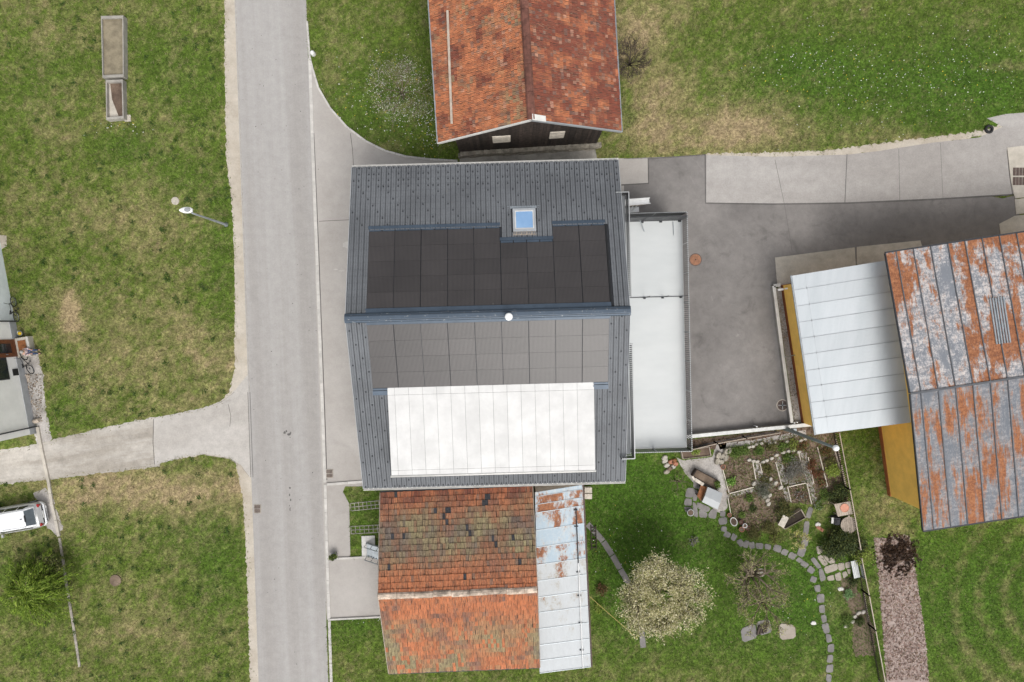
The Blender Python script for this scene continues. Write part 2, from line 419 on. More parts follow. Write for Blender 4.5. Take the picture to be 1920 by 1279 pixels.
def strip(pts, wd):            # ribbon polygon around a polyline (world xy)
    L = []; Rr = []
    for i, p in enumerate(pts):
        d = (pts[min(i + 1, len(pts) - 1)] - pts[max(i - 1, 0)]); n = Vector((-d.y, d.x, 0)).normalized() * wd / 2
        L.append(p + n); Rr.append(p - n)
    return L + list(reversed(Rr))
def line(name, pxs, wd, z, mat, parent, zz=0):
    o = MB().sheet([(p.x, p.y) for p in strip(PP(pxs), wd)], z).build(name, mat, parent); return o

# road, dead straight through the village
def edge(x100, x1180, y): return x100 + (x1180 - x100) * (y - 100) / 1080
rl = lambda y: P(edge(443.5, 481.5, y), y); rr = lambda y: P(edge(577.5, 612.5, y), y)
def far(fn, y0, y1, k):        # run an edge on beyond the picture
    a, b = fn(y0), fn(y1); d = (b - a).normalized(); return b + d * k
road_poly = [far(rl, 900, 100, 400), rl(640), far(rl, 300, 1180, 400), far(rr, 300, 1180, 400), rr(640), far(rr, 900, 100, 400)]
road = sheet('road', road_poly, .012, 'road_asphalt', world=True)
tar = MB(); rn = random.Random(3)
def blot(mb, px, py, rx, ry, z, k=9):
    c = P(px, py); mb.sheet([(c.x + math.cos(a * 2 * math.pi / k) * rx * rn.uniform(.5, 1.2), c.y + math.sin(a * 2 * math.pi / k) * ry * rn.uniform(.5, 1.2)) for a in range(k)], z)
for (px, py, rx, ry) in ((534, 811, .10, .13), (542, 814, .13, .10), (537, 808, .06, .09), (545, 812, .05, .12), (544, 915, .07, .13), (543, 928, .05, .10), (545, 937, .06, .12), (544, 955, .05, .18), (543, 948, .03, .08)):
    tb = MB(); blot(tb, px, py, rx, ry, .016); tb.build('tar_patch', 'dark_seam', road)
sp = MB()
for i in range(70): blot(sp, rn.uniform(455, 600), rn.uniform(5, 1275), rn.uniform(.02, .05), rn.uniform(.02, .05), .016, 5)
props(sp.build('tar_speck', 'dark_seam', road), kind='stuff')
for y0, y1 in ((735, 895),):   # double joint where the lane meets the road
    for dx in (-2, 2): line('joint', [(edge(443.5, 481.5, y) + dx + 1, y) for y in (y0, y1)], .035, .018, 'dark_seam', road)
line('joint', [(edge(443.5, 481.5, y) + 2, y) for y in (-60, 300, 735)], .03, .017, 'kerb_old', road)

# verge of packed sand along the road
sheet('verge', [(421, -30), (421, 120), (424, 300), (436, 400), (440, 520), (440, 690), (430, 735), (400, 765), (440, 790), (490, 760), (478, 400), (470, 100), (466, -30)], .004, 'sand_gravel', rgh=(.3, .07))
sheet('verge', [(330, 862), (380, 853), (440, 862), (455, 930), (457, 960), (462, 1060), (466, 1180), (470, 1310), (500, 1310), (490, 860), (480, 800), (400, 835)], .0045, 'sand_gravel', rgh=(.3, .07))
# lane to the left
sheet('gravel_lane', [(-40, 850), (75, 832), (110, 822), (200, 800), (300, 780), (300, 875), (200, 886), (100, 899), (-40, 912)], .006, 'drive_gravel', rgh=(.35, .07))
lane = sheet('lane_apron', [(288, 784), (380, 765), (415, 752), (440, 733), (462, 705), (490, 700), (490, 905), (467, 893), (452, 872), (430, 858), (385, 851), (340, 858), (290, 872)], .009, 'apron_asphalt', rgh=(.3, .04))
line('joint', [(288, 786), (287, 830), (290, 871)], .04, .0125, 'dark_seam', lane)
line('joint', [(385, 853), (430, 860), (452, 874), (467, 893)], .04, .0125, 'kerb_old', lane)
line('joint', [(400, 761), (418, 752), (440, 735)], .04, .0125, 'kerb_old', lane)
line('joint', [(428, 758), (433, 780), (431, 800)], .03, .0125, 'dark_seam', lane)
sheet('gravel_strip', [(34, 640), (68, 655), (80, 700), (86, 770), (98, 825), (70, 835), (52, 760), (45, 690)], .005, 'gravel', rgh=(.3, .08))
sheet('gravel_patch', [(62, 925), (84, 915), (98, 930), (118, 990), (108, 1005), (84, 985), (80, 950)], .0055, 'gravel', rgh=(.3, .10))
sheet('gravel_patch', [(-5, 440), (12, 442), (13, 462), (-5, 472)], .0055, 'sand_gravel', rgh=(.3, .04))

# forecourt west and north of the house
fore = sheet('forecourt', [(574, 95), (586, 128), (597, 165), (619, 203), (650, 238), (686, 265), (722, 283), (762, 294), (805, 300), (862, 304), (1170, 297), (1170, 620), (900, 900), (740, 912), (602, 912), (594, 640), (582, 300)], .008, 'forecourt_asphalt')
line('joint', [(657, 250), (661, 280), (664, 330)], .035, .0115, 'dark_seam', fore)
line('joint', [(598, 415), (640, 413), (660, 412)], .035, .0115, 'dark_seam', fore)
for px, py, a, b in ((650, 460, .25, .32), (640, 508, .30, .05), (630, 505, .2, .04)):
    tb = MB(); blot(tb, px, py, a, b, .0115); tb.build('lime_stain', 'kerb', fore)
sheet('paved_apron', [(862, 282), (1115, 274), (1120, 300), (1120, 330), (862, 330)], .0105, 'old_concrete')
# kerb between road and forecourt, one stone after the other
kerb = thing('kerb', None, None, P(600, 640)); kerb['kind'] = 'structure'
def kerb_run(pxs, wd, h, stone, mat, parent, gap=.015, world=False):
    pts = pxs if world else PP(pxs)
    for a, b in zip(pts, pts[1:]):
        d = b - a; k = max(1, round(d.length / stone)); u = d / k
        for i in range(k):
            c = a + u * (i + .5); MB().box((c.x, c.y, h / 2 - .02), (u.length - gap, wd, h + .04), math.atan2(d.y, d.x)).build('kerb_stone', mat, parent)
kerb_run([(581, 110), (585.5, 250), (594, 470), (606, 800), (609.5, 905)], .21, .03, 1.0, 'kerb', kerb)
kerb_run([(610, 908), (613.5, 1040), (617.5, 1160), (622, 1300)], .19, .05, 1.0, 'kerb', kerb)
kerb_run([(576, 40), (581, 108), (586, 128), (597, 165), (619, 203), (650, 238), (686, 265), (722, 283), (762, 294), (805, 299), (858, 302)], .13, .07, .8, 'kerb', kerb)
gut = MB().sheet([(p.x, p.y) for p in strip(PP([(588.5, 250), (597.5, 470), (610, 800), (613, 900)]), .06)], .0125).build('gutter_line', 'dark_seam', fore)
# small forecourt beside the lower barn
sheet('side_yard', [(602, 912), (648, 910), (643, 922), (655, 945), (657, 1042), (650, 1049), (607, 1049)], .007, 'forecourt_asphalt')
sheet('parking_bay', [(606, 1049), (715, 1044), (715, 1156), (613, 1162)], .0075, 'forecourt_asphalt')
kerb_run([(613, 908), (692, 902)], .17, .10, 1.2, 'kerb', kerb)
kerb_run([(632, 1047), (690, 1044)], .14, .10, 1.2, 'kerb', kerb)
kerb_run([(619, 1161), (716, 1156)], .12, .10, 1.2, 'kerb', kerb)
# turf grid pavers
for n, (x0, y0, x1, y1) in enumerate(((657, 944, 718, 938), (658, 987, 716, 984))):
    g = thing('turf_paver', None, None, P((x0 + x1) / 2, y0)); g['kind'] = 'structure'
    a, b = P(x0, y0), P(x1, y1); d = (b - a); L = d.length; u = d / L; v = Vector((-u.y, u.x, 0)); k = int(L / .28)
    for r_ in range(3):
        MB().bar(a - v * r_ * .26 + Vector((0, 0, .02)), b - v * r_ * .26 + Vector((0, 0, .02)), .045, .05).build('concrete_bar', 'old_concrete', g)
    for i in range(k + 1):
        c = a + u * (i * L / k); MB().bar(c + Vector((0, 0, .017)), c - v * .52 + Vector((0, 0, .017)), .04, .05).build('concrete_bar', 'old_concrete', g)

# the asphalt yard east of the house and its patches
yard = sheet('yard', [(1150, 298), (1323, 291), (1420, 300), (1880, 372), (1905, 366), (1912, 405), (1960, 470), (1730, 480), (1560, 500), (1450, 535), (1487, 797), (1290, 820), (1150, 830)], .0042, 'yard_asphalt')
patch = sheet('driveway', [(1323, 291), (1450, 294), (1590, 290), (1650, 283), (1745, 268), (1835, 258), (1880, 238), (1850, 222), (1885, 214), (1960, 208), (2100, 190), (2100, 350), (1960, 362), (1900, 366), (1750, 374), (1590, 381), (1450, 383), (1323, 381)], .0085, 'patch_asphalt')
sheet('gravel_edge', [(1323, 288), (1450, 286), (1560, 282), (1640, 270), (1740, 258), (1835, 246), (1880, 232), (1880, 246), (1740, 276), (1590, 296), (1323, 296)], .0062, 'sand_gravel', rgh=(.25, .10))
sheet('yard_patch', [(1150, 299), (1214, 297), (1215, 343), (1150, 348)], .0095, 'forecourt_asphalt')
for pts, wd in (([(1322.5, 290), (1323, 381), (1450, 383), (1590, 381), (1750, 374), (1901, 365)], .11), ([(1588, 289), (1586, 335), (1584, 381)], .05), ([(1685, 280), (1687, 377)], .025),
                ([(1453, 300), (1470, 380), (1485, 470)], .025), ([(1216, 297), (1216, 344), (1165, 347)], .09), ([(1888, 282), (1893, 330), (1899, 368)], .06), ([(1763, 268), (1768, 374)], .02), ([(1217, 298), (1323, 290)], .07)):
    line('joint', pts, wd, .0122, 'dark_seam', patch)
slabs = thing('concrete_slab', None, None, P(1530, 490)); slabs['kind'] = 'structure'
for pg in ([(1453, 483), (1602, 464), (1606, 520), (1600, 560), (1470, 560), (1457, 535)], [(1606, 463), (1725, 451), (1740, 500), (1606, 520)], [(1888, 277), (1965, 268), (1965, 366), (1903, 372), (1895, 340)], [(1902, 374), (1965, 366), (1965, 395), (1905, 402)], [(1873, 420), (1902, 405), (1965, 397), (1965, 460), (1876, 440)]):
    MB().prism([(p.x, p.y) for p in PP(pg)], -.05, .035).build('slab', 'concrete', slabs); HARD.append([(p.x, p.y) for p in PP(pg)])
# strip of rubble between rail and yellow wall
sheet('rubble_strip', [(1455, 540), (1475, 540), (1512, 800), (1490, 800)], .02, 'gravel')
# garden paths of gravel
for pg in ([(1268, 858), (1280, 863), (1335, 857), (1345, 832), (1362, 830), (1360, 845), (1352, 872), (1358, 900), (1365, 926), (1413, 914), (1417, 921), (1372, 932), (1363, 937), (1364, 952), (1352, 962), (1340, 958), (1300, 905), (1285, 888)],
           [(1411, 866), (1424, 864), (1432, 897), (1417, 915), (1413, 897)], [(1453, 858), (1464, 856), (1477, 905), (1487, 938), (1474, 941), (1464, 906)],
           [(1501, 850), (1512, 846), (1523, 900), (1532, 942), (1519, 945), (1510, 904)], [(1466, 909), (1512, 901), (1513, 907), (1468, 915)], [(1345, 832), (1420, 824), (1510, 806), (1512, 815), (1440, 830), (1350, 843)]):
    sheet('gravel_path', pg, .012, 'gravel', rgh=(.25, .03))
sheet('garden_soil', [(1356, 848), (1420, 826), (1500, 812), (1566, 812), (1590, 935), (1562, 946), (1530, 946), (1482, 943), (1450, 985), (1405, 1003), (1375, 967), (1362, 925)], .006, 'dry_soil', rgh=(.25, .05))
sheet('soil_bank', [(1285, 825), (1526, 799), (1560, 812), (1500, 812), (1395, 830), (1298, 850)], .009, 'soil', rgh=(.3, .05))
sheet('soil_border', [(1575, 1085), (1600, 1082), (1640, 1180), (1640, 1230), (1600, 1230), (1598, 1150), (1580, 1115)], .004, 'dry_soil', hard=False, rgh=(.25, .12))
sheet('woodchip_bed', [(1638, 1010), (1705, 1004), (1718, 1080), (1733, 1180), (1745, 1310), (1664, 1310), (1655, 1180), (1647, 1080)], .007, 'woodchips', rgh=(.2, .10))

# colour of the meadow: how dry, how lush
def blobs(x, y, L):
    t = np.zeros(np.shape(x))
    for (px, py, rx, ry, a) in L:
        c = P(px, py); q = ((x - c.x) / (rx / 27)) ** 2 + ((y - c.y) / (ry / 27)) ** 2; t = t + a * np.exp(-q)
    return t
DRY = [(128, 570, 16, 26, .6), (133, 600, 16, 22, .8), (215, 690, 40, 30, .2), (345, 600, 30, 40, .2), (240, 410, 110, 50, .34), (290, 440, 80, 40, .22), (90, 620, 150, 150, .16), (370, 690, 100, 90, .36), (60, 40, 100, 60, .12), (110, 230, 60, 70, .18), (300, 560, 150, 100, .08), (20, 350, 70, 60, .15),
       (330, 925, 170, 42, .62), (200, 900, 110, 40, .40), (440, 900, 30, 40, .5), (160, 1010, 60, 50, .18), (250, 1190, 140, 50, .25), (120, 950, 40, 60, .25),
       (1225, 170, 55, 110, .62), (1300, 255, 120, 40, .50), (1410, 225, 85, 48, .66), (1340, 130, 50, 50, .20), (1590, 250, 120, 25, .25), (1750, 270, 100, 16, .5), (1870, 125, 60, 14, .4), (1800, 190, 50, 25, .2), (1180, 50, 50, 60, .5),
       (1660, 900, 40, 60, .10), (1660, 950, 60, 40, .28), (1670, 995, 40, 12, .5), (1580, 1140, 60, 50, .18), (1160, 1000, 60, 40, .12), (1300, 1010, 40, 30, .25), (1500, 1120, 60, 60, .16), (1440, 980, 50, 20, .4), (1130, 1120, 30, 80, .22), (1090, 1100, 20, 100, .1),
       (40, 1010, 60, 30, .35), (0, 915, 80, 16, .2), (620, 130, 30, 60, .25), (700, 280, 60, 12, .2)]
LUSH = [(330, 140, 110, 100, .45), (240, 280, 60, 40, .45), (410, 470, 40, 160, .40), (340, 330, 70, 60, .30), (90, 130, 80, 80, .30), (120, 770, 60, 40, .40), (410, 1070, 70, 110, .55), (330, 1000, 90, 40, .25), (60, 210, 80, 60, .2),
        (700, 200, 140, 110, .55), (1620, 160, 260, 110, .65), (1850, 170, 140, 120, .70), (1480, 120, 120, 60, .45), (1200, 930, 120, 120, .95), (1300, 1040, 170, 130, .8), (1520, 1100, 90, 110, .8), (1150, 1060, 60, 170, .8),
        (1620, 860, 40, 60, .40), (1820, 1100, 220, 220, .85), (680, 960, 60, 80, .6), (670, 1170, 60, 40, .7), (50, 1050, 90, 60, .3), (1180, 220, 16, 20, .5), (1400, 1200, 250, 80, .5)]
RC = P(1985, 1120)
def meadow(x, y):
    n1 = fbm(x * .55, y * .55, 1); n2 = fbm(x * 2.3, y * 2.3, 9, 4); n3 = fbm(x * .13, y * .13, 4, 3)
    n4 = fbm(x * 5.5, y * 5.5, 13, 3); lu = blobs(x, y, LUSH); q_ = 1 - .38 * np.clip(lu, 0, 1); dry = .13 + 1.08 * blobs(x, y, DRY) - .32 * lu + q_ * (.65 * (n1 - .5) + .75 * (n2 - .5) + .3 * (n3 - .5) + .95 * (n4 - .5))
    d = np.hypot(x - RC.x, y - RC.y); m = np.exp(-(d / 9.5) ** 6) * ((x > P(1730, 1000).x))
    dry = dry + m * (.05 + .30 * np.sin(d * 3.6 + 1.2 * fbm(x * .4, y * .4, 2))) - .12 * np.exp(-((d - 9.4) / .5) ** 2)
    dry = np.clip(dry, 0, 1)[..., None]; lush = np.clip(blobs(x, y, LUSH) + .5 * (n2 - .5), 0, 1)[..., None]
    g = np.array([.088, .132, .020]) * (1 - lush) + np.array([.056, .116, .013]) * lush
    c = g * (1 - dry) + np.array([.30, .24, .125]) * dry
    c = c * (.55 + .45 * fbm(x * 2.2, y * 2.2, 23, 3) + .55 * fbm(x * 6.5, y * 6.5, 31, 2))[..., None]
    bare = np.clip((dry - .72) / .25, 0, 1); c = c * (1 - .35 * bare) + np.array([.25, .18, .125]) * .35 * bare
    return c, dry[..., 0]
out = np.array([60, 75, 100, 150, 250, 450, 900.])
gx = np.concatenate([-out[::-1], np.arange(-46, 46.01, .25), out]); gy = np.concatenate([-out[::-1], np.arange(-34, 34.01, .25), out])
X, Y = np.meshgrid(gx, gy); nx, ny = len(gx), len(gy)
cols, _ = meadow(X.ravel(), Y.ravel())
edge_ = (np.abs(X.ravel()) > 45.4) | (np.abs(Y.ravel()) > 33.4); cols[edge_] = cols[~edge_].mean(0)
idx = np.arange(nx * ny).reshape(ny, nx)
FQ = np.stack([idx[:-1, :-1].ravel(), idx[:-1, 1:].ravel(), idx[1:, 1:].ravel(), idx[1:, :-1].ravel()], 1)
gr = npmesh('ground', np.stack([X.ravel(), Y.ravel(), np.zeros(nx * ny)], 1), FQ, 'ground', cols); gr['kind'] = 'structure'
# ================================================================ BUILDINGS
def tiles(O, U, W, ncol, nrow, tw, te, prof, lip, keep, cam_sel=0, rnd=0.0, seed=0):
    """grid of roof tiles on a slope; returns stuff arrays, the picked single tiles and (i,j) of each stuff tile"""
    U = Vector(U).normalized(); W = Vector(W).normalized(); N = U.cross(W).normalized()
    if N.z < 0: N = -N
    k = len(prof); T = []
    for f, h in prof: T.append((f * tw, 0, -.01))
    for f, h in prof: T.append((f * tw, 0, h + lip))
    for f, h in prof: T.append((f * tw, te + .03, h))
    T = np.array(T); fs = []
    for i in range(k - 1): fs += [(i, i + 1, k + i + 1, k + i), (k + i, k + i + 1, 2 * k + i + 1, 2 * k + i)]
    fs = np.array(fs); B = np.array([U, W, N]); O = np.array(O)
    ij = [(i, j) for j in range(nrow) for i in range(ncol) if keep(i, j, O + B[0] * (i + .5) * tw + B[1] * (j + .5) * te)]
    ij = np.array(ij); base = O + ij[:, :1] * tw * B[0] + ij[:, 1:] * te * B[1]
    return T, fs, B, ij, base
def tile_stuff(name, T, fs, B, base, mat, parent, col=None, jit=0.0, seed=0):
    rg = np.random.default_rng(seed); n = len(base); k = len(T)
    TT = np.repeat(T[None], n, 0)
    if jit:
        TT = TT.copy(); TT[:, :, 2] += rg.normal(0, jit, (n, 1)); TT[:, :, 0] += rg.normal(0, jit, (n, 1)); TT[:, :, 1] += rg.normal(0, jit * 1.2, (n, 1)); TT[:, :, 0] += (T[None, :, 1]) * rg.normal(0, .02, (n, 1))
    V = base[:, None, :] + TT @ B; Fa = (fs[None] + (np.arange(n) * k)[:, None, None]).reshape(-1, 4)
    o = npmesh(name, V.reshape(-1, 3), Fa, mat, None if col is None else np.repeat(col, k, 0), parent); o['kind'] = 'stuff'; return o
def tile_objs(name, T, fs, B, base, mat, parent):
    me = bpy.data.meshes.new(name); me.from_pydata([tuple(t) for t in T], [], [tuple(f) for f in fs]); me.materials.append(M[mat]); me.update()
    Rm = Matrix([B[0], B[1], B[2]]).transposed().to_4x4(); off = wloc(parent)
    for b in base:
        o = put(name, me, parent); o.matrix_local = Matrix.Translation(Vector(b) - off) @ Rm

# ---------------------------------------------------------------- the big house with solar roof
HA = R(1.58); hu = Vector((math.cos(HA), math.sin(HA), 0)); hv = Vector((-math.sin(HA), math.cos(HA), 0)); R0 = Vector((-1.38, .47, 0))
HL = 8.065; ZR = 8.6; VN = 9.16; VS = -10.45; KN = 2.9 / 9.16; KS = 3.1 / 10.45
def hp(u, v, z=None, dz=0.0):
    if z is None: z = ZR - (KN * v if v > 0 else -KS * v)
    return R0 + hu * u + hv * v + Vector((0, 0, z + dz))
wN = (hv * -1 + Vector((0, 0, KN))).normalized(); wS = (hv + Vector((0, 0, KS))).normalized()      # up-slope
nN = (hv * KN + Vector((0, 0, 1))).normalized(); nS = (hv * -KS + Vector((0, 0, 1))).normalized()
def uvN(px, py, up=.08): q = hit(px, py, hp(0, 0) + nN * up, nN) - R0; return q.dot(hu), q.dot(hv)
def uvS(px, py, up=.08): q = hit(px, py, hp(0, 0) + nS * up, nS) - R0; return q.dot(hu), q.dot(hv)
house = thing('house', 'large white house with a dark tiled solar roof and white dormer beside the road', 'house', R0)
# walls: five-sided block under the roof
wl = MB(); ins = .55; pr = [(VS + .6, 0), (VN - .6, 0), (VN - .6, ZR - KN * (VN - .6) - .35), (0, ZR - .35), (VS + .6, ZR + KS * (VS + .6) - .35)]
vs = [hp(s * (HL - ins), v, z) for s in (-1, 1) for v, z in pr]
wl.add(vs, [tuple(range(5)), tuple(reversed(range(5, 10)))] + [(i, i + 5, (i + 1) % 5 + 5, (i + 1) % 5) for i in range(5)])
wl.build('wall', 'house_wall', house)
HARD.append([(p.x, p.y) for p in (hp(-HL, VS, 0), hp(HL, VS, 0), hp(HL, VN, 0), hp(-HL, VN, 0))])
deck = MB(); D = .22
for v1, n_ in ((VN, nN), (VS, nS)):
    deck.slab([hp(-HL, 0), hp(HL, 0), hp(HL, v1), hp(-HL, v1)] if v1 < 0 else [hp(-HL, v1), hp(HL, v1), hp(HL, 0), hp(-HL, 0)], D)
roof = deck.build('roof', 'dark_metal', house)
# openings in the tiling
uA = (uvN(688, 560)[0] + uvN(690, 440)[0]) / 2; uB = (uvN(1142, 560)[0] + uvN(1137, 440)[0]) / 2
vA = (uvN(739, 577)[1] + uvN(1090, 569)[1]) / 2; vB = (uvN(739, 433)[1] + uvN(1100, 424)[1]) / 2; vM = uvN(987, 458)[1]
uC = (uvS(687, 612)[0] + uvS(697, 720)[0]) / 2; uD = (uvS(1143, 600)[0] + uvS(1141, 705)[0]) / 2
vC = (uvS(739, 608)[1] + uvS(1090, 598)[1]) / 2; vD = (uvS(720, 727)[1] + uvS(1128, 716)[1]) / 2
PWn = (uB - uA) / 9; PWs = (uD - uC) / 9
sk = [uvN(961, 393), uvN(1004, 393), uvN(1004, 434), uvN(961, 434)]
su0, su1 = sk[0][0], sk[1][0]; sv1, sv0 = sk[0][1], sk[2][1]
du0, du1 = uvS(727, 800, .9)[0], uvS(1115, 800, .9)[0]
TW = 2 * HL / 54; NR_N, NR_S = 23, 26
prof = [(0, 0), (.09, 0), (.13, .045), (.44, .05), (.48, .030), (.52, .030), (.56, .045), (.89, .05), (.93, 0)]
def keepN(i, j, c):
    q = Vector(c) - R0; u, v = q.dot(hu), q.dot(hv)
    if uA - .05 < u < uB + .05 and v < vB + .18 and not (uA + 5 * PWn < u < uA + 7 * PWn and v > vM + .45): return False
    if su0 - .05 < u < su1 + .05 and sv0 - .05 < v < sv1 + .05: return False
    return True
def keepS(i, j, c):
    q = Vector(c) - R0; u, v = q.dot(hu), q.dot(hv)
    if uC - .05 < u < uD + .05 and v > vD - .45: return False
    if du0 + .25 < u < du1 - .25 and -9.0 < v < vD: return False
    return True
allb = []
for O, U, W, nr, te, kp, dirn in ((hp(HL, VN) + nN * .02, -hu, wN, NR_N, VN / math.cos(math.atan(KN)) / NR_N, keepN, 'N'), (hp(-HL, VS) + nS * .02, hu, wS, NR_S, -VS / math.cos(math.atan(KS)) / NR_S, keepS, 'S')):
    T, fs, B, ij, base = tiles(O, U, W, 54, nr, TW, te, prof, .024, kp)
    dist = np.linalg.norm(base - np.array([0, 0, H]), axis=1); o_ = np.argsort(dist); one = np.zeros(len(base), bool); one[o_[:150]] = True
    tile_stuff('roof_tiles', T, fs, B, base[~one], 'dark_tile', roof)
    tile_objs('roof_tile', T, fs, B, base[one], 'dark_tile', roof)
    sg = MB()
    for (i, j), b in zip(ij, base):
        near = (j < 4 and (i + 2 * (j % 2)) % 2 == 0) if dirn == 'N' else (j == 0 and (i % 2 == 0 or 10 < i < 46))
        diag = (i + (j if dirn == 'N' else -2 * j) + (0 if dirn == 'N' else 3)) % 5 == 0 and j < (10 if dirn == 'N' else 26)
        if near or diag:
            p = Vector(b) + Vector(B[0]) * TW * .5 + Vector(B[1]) * te * .30 + Vector(B[2]) * .05
            w_, u_, n_ = Vector(B[1]), Vector(B[0]), Vector(B[2])
            q = [p - u_ * .042 - w_ * .035, p + u_ * .042 - w_ * .035, p + u_ * .035 + w_ * .035, p - u_ * .035 + w_ * .035]
            sg.hexa([a - n_ * .03 for a in q] + [q[0] + n_ * .06, q[1] + n_ * .06, q[2] + n_ * .04, q[3] + n_ * .04])
    props(sg.build('snow_guards', 'dark_metal', roof), kind='stuff')
# solar panels, one by one
def panel(u0, u1, va, vb, n_, parent):
    g = .022; h = .055
    q = [hp(u0 + g, va) + n_ * h, hp(u1 - g, va) + n_ * h, hp(u1 - g, vb) + n_ * h, hp(u0 + g, vb) + n_ * h]
    return MB().slab(q, .04).build('solar_panel', 'solar_panel', parent)
rowN = (vB - vA) / 5
for c in range(9):
    for r_ in range(5 if c not in (5, 6) else 4): panel(uA + c * PWn, uA + (c + 1) * PWn, vA + r_ * rowN + .004, vA + (r_ + 1) * rowN - .004, nN, roof)
rowS = (vD - vC) / 4
for c in range(9):
    for r_ in range(4): panel(uC + c * PWs, uC + (c + 1) * PWs, vC + r_ * rowS - .004, vC + (r_ + 1) * rowS + .004, nS, roof)
# sheet-metal flashings round the solar field, in short lengths
def flash(u0, u1, va, vb, n_, h=.09, name='flashing', mat='blue_flashing'):
    q = [hp(u0, va) + n_ * h, hp(u1, va) + n_ * h, hp(u1, vb) + n_ * h, hp(u0, vb) + n_ * h]
    return MB().slab(q, .05).build(name, mat, roof)
for (c0, c1, v0) in ((0, 5, vB), (7, 9, vB), (5, 7, vB - rowN)):
    a, b = uA + c0 * PWn, uA + c1 * PWn
    flash(a - .02, b + .02, v0 + .14, v0 + .32, nN, .10)
    k = (c1 - c0) * 2
    for i in range(k): flash(a + (b - a) * i / k + .03, a + (b - a) * (i + 1) / k - .03, v0 + .01, v0 + .135, nN, .06)
for a, b in ((uC, du0), (du1, uD)):
    flash(a, b + .02 if b < 0 else b, vD - .02, vD - .14, nS, .06); flash(a, b, vD - .16, vD - .42, nS, .10)
for u0, va, vb, n_ in ((uA - .09, .2, vB + .3, nN), (uB + .02, .2, vB + .3, nN), (uC - .09, -.2, vD - .4, nS), (uD + .02, -.2, vD - .4, nS)): flash(u0 - .01, u0 + .09, va, vb, n_, .05, 'side_flashing', 'black')
flash(uA - .05, uB + .05, .22, vA - .01, nN, .085); flash(uC - .05, uD + .05, -.22, vC + .01, nS, .085)
# ridge cap
rc = MB(); pts = [(-.27, .03), (-.22, .10), (-.09, .15), (.09, .15), (.22, .10), (.27, .03)]
vs = [hp(s * (HL + .05), v, ZR + z + .02) for s in (-1, 1) for v, z in pts]; k = len(pts)
rc.add(vs, [tuple(range(k)), tuple(reversed(range(k, 2 * k)))] + [(i, i + k, (i + 1) % k + k, (i + 1) % k) for i in range(k)])
ridge = rc.build('ridge_cap', 'ridge_metal', roof)
rs = MB()
for s in (-1, 1): rs.bar(hp(-HL, s * .15, ZR + .165), hp(HL, s * .15, ZR + .165), .015, .02)
rs.build('cap_seam', 'dark_metal', roof)
# gutters and verges
for v, z in ((VN + .07, ZR - KN * VN - .02), (VS - .07, ZR + KS * VS - .02)):
    g = MB(); pf = [(-.09, 0), (-.07, -.07), (0, -.1), (.07, -.07), (.09, 0), (.07, .012), (.055, -.045), (0, -.075), (-.055, -.045), (-.07, .012)]
    vs = [hp(s * (HL + .03), v + a, z + b) for s in (-1, 1) for a, b in pf]; k = len(pf)
    g.add(vs, [tuple(range(k)), tuple(reversed(range(k, 2 * k)))] + [(i, i + k, (i + 1) % k + k, (i + 1) % k) for i in range(k)]); g.build('gutter', 'gutter', house)
for s in (-1, 1):
    for v1, n_ in ((VN, nN), (VS, nS)):
        MB().bar(hp(s * (HL + .02), 0, None) + n_ * -.03, hp(s * (HL + .02), v1) + n_ * -.03, .035, .22).build('verge_board', 'verge_grey', house)
# skylight
def frame(mb, q, wd, h0, h1, n_):
    c = sum(q, Vector()) / 4; inn = [p + (c - p).normalized() * wd * 1.41 for p in q]
    for i in range(4):
        a, b, d, e = q[i], q[(i + 1) % 4], inn[(i + 1) % 4], inn[i]; mb.hexa([p + n_ * h0 for p in (a, b, d, e)] + [p + n_ * h1 for p in (a, b, d, e)])
    return inn
q = [hp(su0, sv0), hp(su1, sv0), hp(su1, sv1), hp(su0, sv1)]; fm = MB(); inn = frame(fm, q, .13, 0, .16, nN); skl = fm.build('skylight', 'verge_grey', house)
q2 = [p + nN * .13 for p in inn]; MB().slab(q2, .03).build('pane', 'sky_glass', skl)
fl = MB(); frame(fl, inn, .06, .10, .145, nN); fl.build('sash', 'gutter', skl)
MB().slab([hp(su0 - .35, sv1 + .05) + nN * .07, hp(su1 + .3, sv1 + .05) + nN * .07, hp(su1 + .3, sv1 + .2) + nN * .07, hp(su0 - .35, sv1 + .2) + nN * .07], .03).build('lead_flashing', 'galvanised', skl)
MB().slab([hp(su0, sv0 - .22) + nN * .085, hp(su1, sv0 - .22) + nN * .085, hp(su1, sv0 - .02) + nN * .085, hp(su0, sv0 - .02) + nN * .085], .03).build('lead_apron', 'grey_wood', skl)
# vent pipe on the ridge
c = P(954, 594, 9.15); vp = MB().lathe([(.085, 0), (.085, .72)], (c.x, c.y, 8.45), 12).build('vent_pipe', 'dark_metal', house)
MB().lathe([(.20, 0), (.215, .02), (.215, .07), (.15, .12), (.03, .14)], (c.x, c.y, 9.1), 20).build('vent_cap', 'white_paint', vp)
